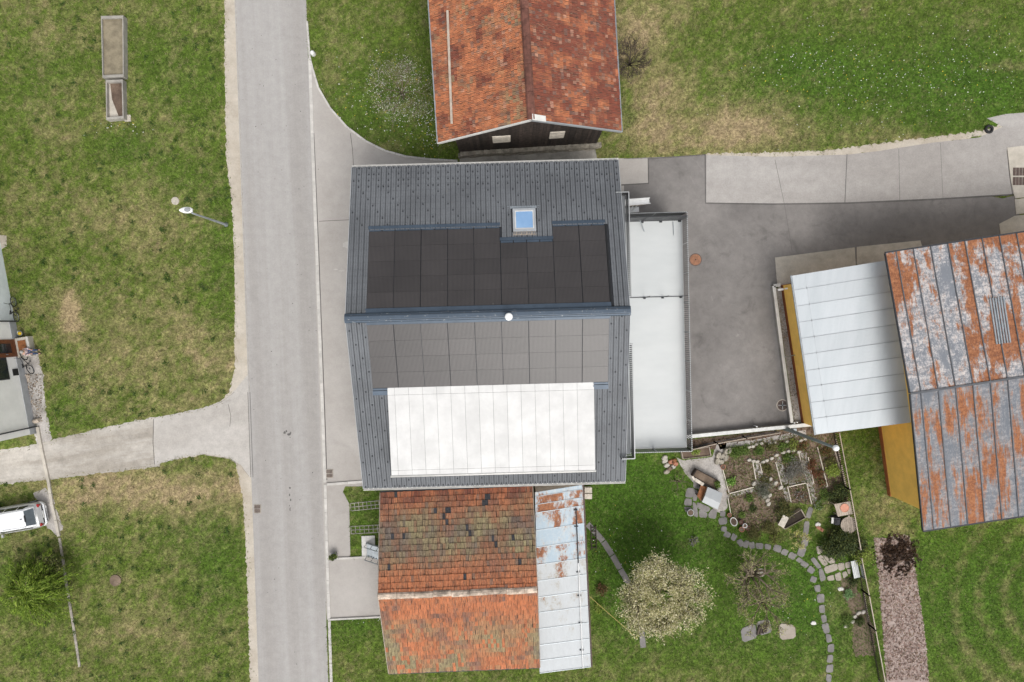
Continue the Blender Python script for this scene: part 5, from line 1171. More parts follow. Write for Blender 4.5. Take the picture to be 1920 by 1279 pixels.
for px, py in ((1346, 853), (1353, 856), (1360, 857), (1344, 864), (1352, 864), (1361, 846), (1366, 844)): rock('stone', px, py, .20, .25, 'lichen_stone', '', '', parent=rk, rz=1.2)
rk = thing('stone_edging', 'orange-brown rock heap at the lawn corner by the terrace', 'stones', P(1255, 866))
for px, py, m_ in ((1246, 858, 'stone'), (1246, 864, 'stone'), (1250, 872, 'stone'), (1257, 866, 'terracotta'), (1263, 864, 'rust_wood'), (1266, 870, 'terracotta'), (1250, 884, 'lichen_stone'), (1256, 878, 'dry_soil'), (1262, 875, 'stone')): rock('stone', px, py, .17, .18, m_, '', '', parent=rk, rz=.5)
rk = thing('stone_edging', 'curved row of pale stones round a plant near the garden fence', 'stones', P(1610, 1155))
for px, py in ((1618, 1147), (1609, 1149), (1602, 1156), (1598, 1165), (1586, 1173)): rock('stone', px, py, .14, .12, 'stone', '', '', parent=rk, rz=.6)
for px, py, lb in ((1533, 983, 'white round stone plate on the lawn near the patio'), (1576, 1104, 'small white stone on the lawn below the bench'), (1525, 1168, 'pale flat stone on the lawn by the stepping stones')): rock('garden_stone', px, py, .16, .08, 'white_concrete', lb, 'stone')
# raised boxes of earth
def planter(label, q4, h, rim, soilmat='soil', boards=()):
    q = PP(q4, h); t_ = thing('raised_planter', label, 'planter', Vector((sum(p.x for p in q) / 4, sum(p.y for p in q) / 4, 0))); c = sum(q, Vector()) / 4
    inn = [p + (c - p).normalized() * .07 for p in q]; b = MB(); z = lambda p, k: Vector((p.x, p.y, k))
    for i in range(4): j = (i + 1) % 4; MB().hexa([z(q[i], 0), z(q[j], 0), z(inn[j], 0), z(inn[i], 0), z(q[i], h), z(q[j], h), z(inn[j], h), z(inn[i], h)]).build('side_board', rim, t_)
    MB().hexa([z(p, .0) for p in inn] + [z(p, h - .10) for p in inn]).build('soil', soilmat, t_)
    for bq in boards: MB().bar(P(*bq[0], h + .03), P(*bq[1], h + .03), bq[2], .04).build('loose_board', 'white_board', t_)
planter('dark raised planter box with seedlings below the terrace corner', [(1277, 847), (1331, 838), (1334, 855), (1280, 861)], .45, 'grey_wood')
planter('slanted raised planter of brown earth with a pale board', [(1298, 893), (1306, 880), (1351, 904), (1344, 919)], .5, 'dark_wood', 'dry_soil', [((1298, 893), (1303, 901), .12), ((1303, 899), (1319, 909), .22)])
planter('raised planter of black soil with a pale board across its end', [(1461, 983), (1503, 955), (1512, 971), (1471, 993)], .45, 'grey_wood', 'dark_soil', [((1474, 968), (1464, 987), .45)])
# storage box with sheet lid, rusty board
sb = thing('storage_box', 'grey sheet-covered garden box standing on the slate patio', 'storage box', P(1336, 935)); q = PP([(1327, 913), (1355, 925), (1346, 956), (1317, 942)], .9)
MB().hexa([Vector((p.x, p.y, 0)).lerp(Vector((P(1336, 934).x, P(1336, 934).y, 0)), .08) for p in q] + [Vector((p.x, p.y, .82)).lerp(Vector((P(1336, 934).x, P(1336, 934).y, .82)), .06) for p in q]).build('box_body', 'grey_wood', sb)
m1, m2 = q[0].lerp(q[3], .58), q[1].lerp(q[2], .58); up_ = Vector((0, 0, .06))
MB().slab([m1 + up_, m2 + up_, q[1], q[0]], .05).build('lid', 'shed_metal', sb); MB().slab([q[3] - up_, q[2] - up_, m2 + up_ * .6, m1 + up_ * .6], .05).build('lid', 'shed_metal', sb)
wb = MB(); q = PP([(1314, 910), (1327, 914), (1314, 939), (1307, 930)], .55); cst = sum(q, Vector()) / 4
tb_ = thing('wooden_bench', 'rusty brown wooden bench top beside the grey garden box', 'bench', Vector((cst.x, cst.y, 0)))
for i in range(4):
    a0, a1 = i / 4 + .01, (i + 1) / 4 - .01; MB().slab([q[3].lerp(q[2], a0), q[3].lerp(q[2], a1), q[0].lerp(q[1], a1), q[0].lerp(q[1], a0)], .05).build('plank', 'rust_wood', tb_)
for p in q: e = p.lerp(cst, .18); MB().box((e.x, e.y, .25), (.07, .07, .52)).build('leg', 'dark_wood', tb_)
# flowerpots
def pot(px, py, r_, h, mat, label, group=None, sx=1, sy_=1, rz=0, plant=None):
    c = P(px, py, h); c.z = 0; t_ = thing('flowerpot', label, 'flowerpot', c, group)
    MB().lathe([(r_ * .72, 0), (r_ * .96, h * .85), (r_ * 1.06, h * .86), (r_ * 1.06, h), (r_ * .88, h), (r_ * .86, h - .06)], tuple(c), 20, 0, sx, sy_, rz).build('pot', mat, t_, True)
    MB().lathe([(r_ * .5, h - .10), (r_ * .87, h - .058), (r_ * .84, h - .040), (r_ * .3, h - .02)], tuple(c), 16, 0, sx, sy_, rz).build('soil', 'soil', t_); return t_
pot(1295, 961.5, .23, .38, 'rail_metal', 'round grey-rimmed flowerpot on the slate patio')
pot(1356, 876, .17, .28, 'terracotta', 'terracotta pot at the corner of the bare bed')
pot(1368, 966, .14, .24, 'terracotta', 'small terracotta pot above the oval white tub')
pot(1376, 978.5, .27, .34, 'gutter', 'oval white-rimmed tub among the clustered pots', None, .85, 1.15, .4)
pot(1389, 979.5, .14, .25, 'dark_red', 'small dark red pot right beside the oval white tub')
pot(1397, 986, .15, .28, 'white_paint', 'small round pot with white rim in the pot cluster')
pot(1403, 990.5, .16, .25, 'dark_red', 'dark red pot at the outer end of the pot cluster')
pot(1391, 993, .18, .26, 'terracotta', 'pinkish terracotta pot at the front of the pot cluster')
pot(625.5, 1044, .24, .35, 'plinth_grey', 'grey flowerpot with shrub on the kerb by the road')
# stepping stones and slabs, each its own piece
def flag(parent, poly, mat, h=.03, seed=0):
    q = PP(poly); rn_ = random.Random(seed); pg = []
    for i, p in enumerate(q):
        nx_ = q[(i + 1) % len(q)]; pv = q[i - 1]; pg += [tuple(p.lerp(pv, .16))[:2], tuple(p.lerp(nx_, .16))[:2]]
    HARD.append(pg); MB().prism(pg, -.03, h + rn_.uniform(-.008, .012)).build('slab', mat, parent)
sp_ = thing('slab_path', None, None, P(1400, 1040)); sp_['kind'] = 'structure'
Z6 = lambda x, y: (1080 + x * .3127, 790 + y * .3127)
stones = [(878, 555, 34, 34, 8), (880, 597, 48, 42, -5), (885, 645, 38, 32, 15), (908, 679, 38, 34, 30), (946, 696, 36, 36, 35), (986, 726, 40, 32, 55), (1020, 735, 34, 42, 15), (1055, 745, 30, 38, -12), (1100, 747, 50, 40, 5), (1150, 752, 42, 34, 5), (1205, 762, 46, 40, 15), (1250, 784, 36, 34, 25), (1297, 806, 46, 36, 30), (1339, 832, 30, 30, 35), (1369, 856, 46, 34, 35), (1405, 893, 42, 36, 38), (1424, 947, 36, 34, 20), (1445, 1002, 32, 42, -5), (1467, 1061, 44, 52, 0), (1474, 1123, 34, 48, -6), (1484, 1180, 34, 46, -14), (1498, 1240, 40, 60, -14), (1515, 1300, 38, 52, -10), (1525, 1360, 38, 50, 0), (1524, 1420, 36, 48, 4), (1520, 1480, 36, 46, 4), (1515, 1540, 36, 46, 4)]
def rect(cx, cy, w_, h_, dg):
    a = R(dg); return [(cx + x * math.cos(a) - y * math.sin(a), cy + x * math.sin(a) + y * math.cos(a)) for x, y in ((-w_ / 2, -h_ / 2), (w_ / 2, -h_ / 2), (w_ / 2, h_ / 2), (-w_ / 2, h_ / 2))]
for i, s in enumerate(stones):
    rn_ = random.Random(i); flag(sp_, [Z6(x + rn_.uniform(-4, 4), y + rn_.uniform(-4, 4)) for x, y in rect(*s)], 'slate', .035, i)
for i, s in enumerate([(1399, 547, 30, 66, 18), (1380, 640, 32, 82, 6), (1372, 718, 40, 66, 12), (1352, 780, 44, 62, 20)]): flag(sp_, [Z6(x, y) for x, y in rect(*s)], 'slate', .035, i + 50)
Z5 = lambda x, y: (1420 + x * .1408, 920 + y * .1408)
pt_ = thing('patio', None, None, P(1570, 1065)); pt_['kind'] = 'structure'
for i, pg in enumerate([[(700, 910), (755, 880), (855, 1020), (800, 1040)], [(810, 1050), (865, 1030), (915, 1180), (840, 1215)], [(790, 880), (850, 850), (945, 975), (880, 1005)], [(880, 1018), (1055, 960), (1075, 1050), (910, 1110)], [(1063, 970), (1150, 955), (1165, 1045), (1085, 1070)], [(1160, 960), (1235, 940), (1240, 1020), (1175, 1035)], [(920, 1145), (1010, 1115), (1025, 1190), (940, 1200)], [(1025, 1110), (1105, 1080), (1120, 1190), (1050, 1205)], [(1125, 1085), (1180, 1070), (1205, 1130), (1145, 1170)], [(1190, 1045), (1240, 1040), (1235, 1110), (1205, 1105)], [(860, 850), (1000, 890), (1050, 950), (955, 975)], [(780, 740), (860, 730), (870, 830), (800, 850)]]):
    flag(pt_, [Z5(*p) for p in pg], 'slate' if i < 2 else 'patio_stone', .04, i)
Z8 = lambda x, y: (1250 + x * .1173, 870 + y * .1173)
sl2 = thing('patio', None, None, P(1310, 940)); sl2['kind'] = 'structure'
for i, pg in enumerate([[(325, 380), (440, 385), (420, 540), (290, 530)], [(290, 548), (402, 555), (400, 670), (275, 660)], [(275, 680), (395, 690), (400, 770), (300, 770)], [(410, 600), (480, 640), (505, 850), (430, 845)], [(480, 600), (710, 700), (655, 775), (490, 712)], [(510, 740), (560, 730), (655, 790), (640, 862), (520, 852)], [(722, 715), (805, 740), (785, 880), (668, 858), (662, 800)], [(430, 390), (500, 430), (480, 590), (412, 590)], [(440, 230), (520, 300), (560, 340), (480, 400), (420, 370)], [(500, 540), (570, 610), (800, 720), (700, 690)]]): flag(sl2, [Z8(*p) for p in pg], 'slate', .03, i + 80)
sl3 = thing('slab_path', None, None, P(1140, 1040)); sl3['kind'] = 'structure'
lp_ = [(1101, 982), (1112, 993), (1131, 1015), (1148, 1041), (1163, 1067), (1187, 1107), (1195, 1130), (1202, 1170), (1206, 1215)]
for i, (a, b) in enumerate(zip(lp_, lp_[1:])):
    A_, B_ = P(*a), P(*b); d = (B_ - A_).normalized(); n_ = Vector((-d.y, d.x, 0)) * .20; A_ += d * .03; B_ -= d * .03; pg = [tuple(v)[:2] for v in (A_ - n_, B_ - n_, B_ + n_, A_ + n_)]; HARD.append(pg); MB().prism(pg, -.03, .03).build('slab', 'slate', sl3)
sl4 = thing('flagstones', None, None, P(1440, 1190)); sl4['kind'] = 'structure'
for i, pg in enumerate([[(1388, 1179), (1415, 1168), (1420, 1195), (1392, 1205)], [(1417, 1166), (1442, 1160), (1448, 1185), (1423, 1192)], [(1460, 1168), (1490, 1172), (1492, 1196), (1462, 1200)]]): flag(sl4, pg, 'slate' if i != 2 else 'patio_stone', .04, i)
fwd = thing('firewood', 'short dark logs lying between flagstones under the pruned tree', 'logs', P(1425, 1178))
for i in range(4): c = P(1419 + i * 5, 1180 - i * 1.5); MB().path([(c.x, c.y - .35, .12), (c.x + .15, c.y + .3, .12)], .08, 8).build('log', 'bark', fwd)
# garden furniture
def table_planks(name, label, q, h, n, mat, legs=True):
    c = sum(q, Vector()) / 4; t_ = thing(name, label, 'table', Vector((c.x, c.y, 0)))
    for i in range(n):
        a0, a1 = i / n + .006, (i + 1) / n - .006; MB().slab([q[3].lerp(q[2], a0), q[3].lerp(q[2], a1), q[0].lerp(q[1], a1), q[0].lerp(q[1], a0)], .04).build('plank', mat, t_)
    MB().bar(q[0].lerp(q[3], .1) - Vector((0, 0, .06)), q[1].lerp(q[2], .1) - Vector((0, 0, .06)), .06, .05).build('crossbar', mat, t_); MB().bar(q[3].lerp(q[0], .1) - Vector((0, 0, .06)), q[2].lerp(q[1], .1) - Vector((0, 0, .06)), .06, .05).build('crossbar', mat, t_)
    for p in q: e = p.lerp(c, .16); MB().box((e.x, e.y, (h - .03) / 2), (.06, .06, h - .03)).build('leg', mat, t_)
    return t_
q = PP([(1564, 945.5), (1594.5, 940), (1599.5, 963.5), (1571, 969)], .74); table_planks('garden_table', 'square plank table with a pink round tray by the fence', q, .74, 7, 'pale_wood')
c = P(1583.5, 952.5, .76); ty = MB().lathe([(.22, 0), (.29, .02), (.30, .05), (.28, .05), (.27, .025)], (c.x, c.y, .74), 22); solo(ty, 'round_tray', 'pink_tray', 'round pink tray lying on the square garden table', 'tray')
c = P(1592, 984.5, .74); rt = thing('garden_table', 'round plank table standing between square table and evergreen shrub', 'table', Vector((c.x, c.y, 0))); rad_ = .57; rz = R(98)
for i in range(8):
    y0, y1 = -rad_ + i * rad_ / 4 + .006, -rad_ + (i + 1) * rad_ / 4 - .006; pg = []
    for y in (y0, (y0 + y1) / 2, y1): pg.append((math.sqrt(max(.004, rad_ ** 2 - y * y)), y))
    pg = pg + [(-x, y) for x, y in reversed(pg)]
    if i == 3: pg = [(x + (.09 if x > 0 else -.09), y) for x, y in pg]
    MB().prism([(c.x + x * math.cos(rz) - y * math.sin(rz), c.y + x * math.sin(rz) + y * math.cos(rz)) for x, y in pg], .70, .74).build('plank', 'grey_wood', rt)
MB().lathe([(.30, 0), (.28, .04), (.05, .08), (.05, .66), (.25, .695)], (c.x, c.y, 0), 14).build('pedestal', 'dark_metal', rt)
def stool(px, py, w_, l_, h, rz, mat, label):
    c = P(px, py, h); t_ = thing('stool', label, 'stool', Vector((c.x, c.y, 0)))
    MB().box((c.x, c.y, h - .02), (w_, l_, .045), rz).build('seat', mat, t_)
    for a in (-1, 1):
        for b in (-1, 1): x, y = a * w_ * .38, b * l_ * .38; MB().tube((c.x + x * math.cos(rz) - y * math.sin(rz), c.y + x * math.sin(rz) + y * math.cos(rz), 0), (c.x + x * math.cos(rz) - y * math.sin(rz), c.y + x * math.sin(rz) + y * math.cos(rz), h - .03), .02, 8).build('leg', 'grey_wood', t_)
stool(1561.5, 976, .17, .40, .42, R(-3), 'gutter', 'narrow white stool left of the round table'); stool(1561, 1036, .46, .38, .5, R(-6), 'white_board', 'small white table in front of the evergreen shrub')
c = P(1427, 1074, .5); rs_ = thing('round_stool', 'pale round-topped stool under the pruned tree', 'stool', Vector((c.x, c.y, 0))); MB().lathe([(.27, .44), (.29, .46), (.29, .49), (.25, .51)], (c.x, c.y, 0), 20).build('seat', 'stone', rs_)
for i in range(3): a = i * 2.1; MB().tube((c.x + .24 * math.cos(a), c.y + .24 * math.sin(a), 0), (c.x + .16 * math.cos(a), c.y + .16 * math.sin(a), .45), .025, 8).build('leg', 'grey_wood', rs_)
bn = thing('garden_bench', 'pale grey slatted bench at the edge of the paved patio', 'bench', P(1604, 1068)); a, b = P(1598.5, 1052, .45), P(1605, 1084, .45); d = (b - a).normalized(); n_ = Vector((-d.y, d.x, 0)); n_ = n_ if n_.x > 0 else -n_
for i in range(4): o_ = n_ * (i * .11 - .08); MB().bar(a + o_, b + o_, .095, .03).build('seat_slat', 'rail_metal', bn)
for i in range(3): o_ = n_ * (.40 + i * .03) + Vector((0, 0, .18 + i * .13)); MB().bar(a.lerp(b, .1) + o_, b + o_, .03, .11).build('back_slat', 'rail_metal', bn)
for e in (a.lerp(b, .12), a.lerp(b, .92)):
    for k_ in (-.06, .27): p = e + n_ * k_; MB().bar((p.x, p.y, 0), (p.x, p.y, .44), .05, .05).build('leg', 'dark_metal', bn)
    p = e + n_ * .30; MB().bar((p.x, p.y, .40), tuple(p + n_ * .16 + Vector((0, 0, .52))), .04, .04).build('back_post', 'dark_metal', bn); MB().bar(tuple(e + n_ * -.08 - Vector((0, 0, .03))), tuple(e + n_ * .34 - Vector((0, 0, .03))), .04, .04).build('crossbar', 'dark_metal', bn)
c = P(1571, 978, .6); gb = MB().hexa([(c.x - .22, c.y - .30, 0), (c.x + .22, c.y - .30, 0), (c.x + .22, c.y + .3, 0), (c.x - .22, c.y + .3, 0), (c.x - .17, c.y - .24, .6), (c.x + .17, c.y - .24, .6), (c.x + .17, c.y + .24, .62), (c.x - .17, c.y + .24, .62)]); gb.box((c.x, c.y, .64), (.2, .3, .06)); solo(gb, 'covered_grill', 'charcoal_cloth', 'dark covered grill between the two garden tables', 'grill')
c = P(1537, 991); to = MB().box((c.x, c.y, .05), (.5, .22, .08), R(-35)); to.box((c.x + .12, c.y - .08, .12), (.16, .12, .07), R(-35)); to.tube((c.x - .35, c.y + .2, .05), (c.x, c.y, .1), .02, 6); solo(to, 'garden_tools', 'terracotta', 'orange and grey garden tools left on the lawn', 'tools')
cd = MB(); cd.path([P(1104, 1117, 2.8), P(1140, 1149, 1.8), P(1180, 1184, .6), P(1195, 1197, .05)], .018, 6); solo(cd, 'rope', 'cord', 'thin yellow rope running from the lean-to down to the lawn', 'rope')
# ================================================================ PLANTS
def leaves(pts, size, cols, rg, flat=.5, aspect=.55, jitter=.25, out=None):
    """one small folded-diamond leaf per point; returns V, F, colours"""
    n = len(pts); nz = rg.normal(0, 1, (n, 3)); nz[:, 2] = np.abs(nz[:, 2]) + flat; nz /= np.linalg.norm(nz, axis=1)[:, None]
    a = rg.normal(0, 1, (n, 3)); a -= (a * nz).sum(1)[:, None] * nz
    if out is not None: a = out - (out * nz).sum(1)[:, None] * nz
    a /= np.linalg.norm(a, axis=1)[:, None] + 1e-9; b = np.cross(nz, a); s = (size * rg.uniform(.6, 1.35, n))[:, None]
    V = np.stack([pts - a * s * .5, pts + b * s * aspect * .5 + nz * s * .08, pts + a * s * .5, pts - b * s * aspect * .5 + nz * s * .08], 1).reshape(-1, 3)
    Fq = np.arange(4 * n).reshape(n, 4); ci = rg.integers(0, len(cols), n); c = np.array(cols)[ci] * rg.uniform(1 - jitter, 1 + jitter, (n, 1)); return V, Fq, np.repeat(c, 4, 0)
def crown(name, pts, size, cols, parent, seed, **k):
    rg = np.random.default_rng(seed); V, Fq, c = leaves(np.array(pts), size, cols, rg, **k); return npmesh(name, V, Fq, 'leaf', c, parent)
def tree(name, label, cat, base, h0, spread, rise, nlimb, nsub, ntwig, bark, seed, leaf=None, group=None, trunk_r=.14, droop=0.0, dome=0.0):
    """trunk, limbs, branches and twigs; leaf=(count, size, colours, scatter)"""
    rn_ = random.Random(seed); base = Vector((base[0], base[1], 0)); t_ = thing(name, label, cat, base, group); wd = MB(); tips = []; segs = []
    top = base + Vector((rn_.uniform(-.1, .1), rn_.uniform(-.1, .1), h0)); wd.path([base, base.lerp(top, .5) + Vector((.03, -.02, 0)), top], [trunk_r * 1.25, trunk_r, trunk_r * .85], 8)
    for i in range(nlimb):
        a = 2 * math.pi * (i + rn_.uniform(-.3, .3)) / nlimb; L = spread * rn_.uniform(.5, 1.05); d = Vector((math.cos(a), math.sin(a), 0)); e = top + d * L * .62 + Vector((0, 0, rise * rn_.uniform(.35, 1.0)))
        m_ = top.lerp(e, .5) + Vector((rn_.gauss(0, .12), rn_.gauss(0, .12), rn_.uniform(.05, .2))); wd.path([top - Vector((0, 0, .1)), m_, e], [trunk_r * .6, trunk_r * .38, trunk_r * .2], 6); segs += [(m_, e), (top.lerp(m_, .4), m_)]
        for j in range(nsub):
            s = m_.lerp(e, j / max(1, nsub - 1)) if nsub > 1 else e; a2 = a + rn_.uniform(-1.2, 1.2); L2 = spread * rn_.uniform(.22, .48); e2 = s + Vector((math.cos(a2), math.sin(a2), 0)) * L2 + Vector((0, 0, rise * rn_.uniform(-.15, .55) - droop * L2))
            m2 = s.lerp(e2, .5) + Vector((rn_.gauss(0, .05), rn_.gauss(0, .05), .05)); wd.path([s, m2, e2], [trunk_r * .24, trunk_r * .17, trunk_r * .10], 5); segs.append((m2, e2))
            for k_ in range(ntwig):
                s3 = m2.lerp(e2, rn_.uniform(0, 1)); a3 = a2 + rn_.uniform(-1.5, 1.5); L3 = spread * rn_.uniform(.10, .26); e3 = s3 + Vector((math.cos(a3), math.sin(a3), rn_.uniform(-.2, .8) - droop)) * L3; wd.path([s3, e3], [trunk_r * .09, .010], 4); segs.append((s3, e3)); tips.append(e3)
    segs += [(top, top + Vector((rn_.gauss(0, .4), rn_.gauss(0, .4), rise * rn_.uniform(.4, .9)))) for _ in range(nlimb)]
    wd.build('trunk', bark, t_, True)
    if leaf:
        n, size, cols, sc_ = leaf; rg = np.random.default_rng(seed); ix = rg.integers(0, len(segs), n); tt = rg.random(n) ** .7
        A = np.array([s[0] for s in segs])[ix]; B_ = np.array([s[1] for s in segs])[ix]; p = A + (B_ - A) * tt[:, None] + rg.normal(0, sc_, (n, 3))
        if dome:
            k = int(n * dome); cl = 70; ca_ = rg.uniform(0, 2 * math.pi, cl); cr_ = spread * .66 * np.sqrt(rg.random(cl)); cc_ = np.stack([base.x + cr_ * np.cos(ca_), base.y + cr_ * np.sin(ca_), h0 + rise * (1.0 - .45 * (cr_ / spread) ** 2) * rg.uniform(.75, 1.05, cl)], 1)
            p[:k] = cc_[rg.integers(0, cl, k)] + rg.normal(0, 1, (k, 3)) * np.array([.17, .17, .12])
        crown('crown', p, size, cols, t_, seed)
    return t_
CREAM = [(.70, .64, .42), (.64, .58, .36), (.58, .54, .30), (.74, .69, .50), (.32, .32, .12), (.22, .24, .08), (.46, .43, .22)]
b = P(1240, 1112, 3.0); tree('blossom_tree', 'round fruit tree covered in cream blossom on the lawn', 'tree', b, 1.6, 2.9, 2.6, 15, 8, 8, 'bark', 4, (38000, .11, CREAM, .15), trunk_r=.12, dome=.42)
b = P(1412, 1082, 1.6); tree('pruned_tree', 'pruned fruit tree with bare spreading branches and few pale leaves', 'tree', b, 1.2, 2.5, 1.5, 10, 5, 6, 'pale_bark', 8, (2200, .085, [(.34, .36, .12), (.26, .30, .07), (.44, .44, .22)], .05), trunk_r=.19)
b = P(1428, 1130, 1.2); tree('pruned_tree', 'low leafing fruit tree beside the flagstones and firewood', 'tree', b, .9, 2.1, 1.1, 8, 5, 5, 'pale_bark', 15, (1700, .085, [(.36, .37, .12), (.28, .31, .08), (.46, .44, .24)], .06), trunk_r=.10)
b = P(1270, 905, .8); tree('sapling', 'small bare sapling on the lawn near the slanted planter', 'tree', b, .6, .95, .7, 7, 2, 2, 'pale_bark', 5, None, trunk_r=.05)
b = P(750, 170, 1.6); tree('flowering_tree', 'thin fruit tree with scattered white blossom beside the timber barn', 'tree', b, 1.4, 2.5, 1.6, 8, 5, 5, 'pale_bark', 22, (2300, .075, [(.50, .50, .44), (.42, .43, .33), (.30, .34, .14), (.16, .22, .06), (.48, .44, .42)], .30), trunk_r=.06)
b = P(1185, 112, .9); tree('bare_shrub', 'dark bare shrub close to the barn wall', 'shrub', b, .3, 1.45, 1.2, 11, 6, 6, 'bark', 31, (700, .09, [(.10, .07, .055), (.16, .12, .10), (.07, .05, .04)], .06), trunk_r=.06)
b = P(1497, 1008, .5); tree('flowering_shrub', 'small yellow-flowering shrub beside the slab path', 'shrub', b, .3, .85, .6, 7, 4, 4, 'pale_bark', 33, (900, .07, [(.55, .52, .16), (.42, .44, .12), (.62, .58, .30)], .05), trunk_r=.04)
# lime green shrub with long trailing shoots on the left
def shootbush(label, px, py, z, r_, n, cols, seed, L=.45, name='trailing_shrub'):
    c = P(px, py, z); c.z = 0; t_ = thing(name, label, 'shrub', c); rg = np.random.default_rng(seed); a = rg.uniform(0, 2 * math.pi, 90); rr_ = r_ * rg.uniform(.35, 1.1, 90); P_ = []; O_ = []; wd = MB()
    for i in range(90):
        d = np.array([math.cos(a[i]), math.sin(a[i]), 0]); h0 = z * 1.5 * rg.uniform(.7, 1.15)
        s = np.array([c.x, c.y, 0]) + d * rr_[i] * .15; pts = [s + d * rr_[i] * t + np.array([0, 0, h0 * (1 - (1.15 * t - .35) ** 2)]) for t in (0, .25, .5, .75, 1.0)]
        if i % 3 == 0: wd.path([Vector(p) for p in pts], [.03, .02, .015, .01, .005], 4)
        k = n // 90; t = rg.random(k) ** .8; seg = np.clip((t * 4).astype(int), 0, 3); fr = t * 4 - seg; pa = np.array(pts); q = pa[seg] + (pa[seg + 1] - pa[seg]) * fr[:, None] + rg.normal(0, .10, (k, 3)); P_.append(q); O_.append(np.repeat((d + np.array([0, 0, -.3]))[None], k, 0) + rg.normal(0, .35, (k, 3)))
    wd.tube((c.x, c.y, 0), (c.x, c.y, z * .8), .08, 8); wd.build('trunk', 'pale_bark', t_); V, Fq, cc = leaves(np.concatenate(P_), L, cols, rg, flat=.8, aspect=.16, out=np.concatenate(O_)); npmesh('crown', V, Fq, 'leaf', cc, t_); return t_
shootbush('lime green shrub with long trailing shoots beyond the kerb', 62, 1105, 1.4, 2.3, 15000, [(.22, .32, .035), (.16, .25, .03), (.28, .36, .06), (.10, .16, .02)], 3, .26)
b = P(100, 1062, .8); tree('young_conifer', 'dark olive bush at the top edge of the lime green shrub', 'shrub', b, .4, 1.0, .9, 9, 5, 5, 'bark', 36, (1500, .12, [(.09, .12, .025), (.14, .15, .04), (.06, .07, .02)], .08), trunk_r=.05)
def bush(name, label, px, py, r_, h, n, size, cols, seed, group=None, cat='shrub', z0=0.0, aspect=.55):
    c = P(px, py, h * .6); c.z = 0; t_ = thing(name, label, cat, c, group); rg = np.random.default_rng(seed); wd = MB(); rn_ = random.Random(seed); cl = []
    for i in range(9):
        a = rn_.uniform(0, 6.28); rr_ = r_ * rn_.uniform(.2, .8); e = Vector((c.x + rr_ * math.cos(a), c.y + rr_ * math.sin(a), z0 + h * rn_.uniform(.45, .85))); wd.path([(c.x, c.y, z0 - .02), (c.x + rr_ * .4 * math.cos(a), c.y + rr_ * .4 * math.sin(a), e.z * .6 + z0 * .4), e], [.02, .015, .006], 4); cl.append(e)
    k = rg.integers(0, 9, n); p = np.array(cl)[k] + rg.normal(0, 1, (n, 3)) * np.array([r_ * .26, r_ * .26, h * .16]); p[:, 2] = np.maximum(p[:, 2], z0 + .03)
    wd.build('stem', 'bark', t_); crown('foliage', p, size, cols, t_, seed, aspect=aspect); return t_
GR = [(.10, .17, .03), (.14, .21, .04), (.07, .12, .025), (.18, .24, .06)]; DK = [(.045, .07, .02), (.07, .095, .026), (.03, .045, .016), (.12, .14, .04)]; LIME = [(.26, .34, .06), (.20, .28, .04), (.33, .40, .10)]; GREY = [(.20, .20, .16), (.26, .25, .22), (.14, .15, .11), (.31, .29, .28)]; OL = [(.13, .13, .04), (.18, .16, .06), (.09, .10, .03)]; RED = [(.16, .06, .035), (.24, .11, .06), (.12, .10, .04)]
bush('evergreen_shrub', 'large dark evergreen shrub between round table and patio', 1572, 1022, 1.05, 1.1, 3800, .13, DK, 1)
bush('evergreen_shrub', 'dark evergreen growing against the fence by the bench', 1600, 1024, .8, .9, 1700, .12, DK, 2)
bush('evergreen_shrub', 'dark low shrub in the fence corner above the square table', 1571, 926, .65, .6, 1300, .11, DK, 3)
bush('evergreen_shrub', 'dark olive shrub above the black soil planter', 1468, 955, .65, .6, 1400, .10, OL + DK[:1], 4)
bush('lavender_bush', 'broad grey lavender bush filling a bed', 1491, 882, .78, .55, 2400, .10, GREY, 5, aspect=.3)
bush('lavender_bush', 'small grey lavender among pale stones', 1432, 916, .62, .5, 1800, .09, GREY[:3] + [(.13, .16, .09)], 6, aspect=.3)
bush('yellow_shrub', 'yellow-green shrub leaning over the fence beside the bench', 1617, 1047, .7, 1.0, 1300, .10, LIME + OL[:1], 7)
bush('garden_plant', 'lime green shrub between timber boards near the fence', 1562, 886, .5, .5, 900, .10, LIME, 8, cat='plant')
bush('garden_plant', 'bright green leafy plant in the bare square bed', 1372, 902, .33, .3, 420, .13, [(.16, .30, .05), (.22, .36, .08)], 9, cat='plant')
bush('garden_plant', 'pale green leaf rosette on the soil near the fence end', 1591, 1114, .35, .25, 380, .13, [(.18, .30, .12), (.14, .24, .09)], 10, cat='plant')
bush('potted_shrub', 'shrub growing in the grey pot on the kerb', 625.5, 1043, .28, .35, 500, .09, DK + LIME[:1], 11, cat='plant', z0=.28)
bush('garden_plant', 'yellow-green seedlings in the dark planter below the terrace', 1301, 847, .3, .25, 200, .11, LIME, 12, cat='plant', z0=.35)
bush('garden_plant', 'bright green clump at the end of the slanted planter', 1341, 907, .25, .22, 260, .10, GR, 13, cat='plant', z0=.40)
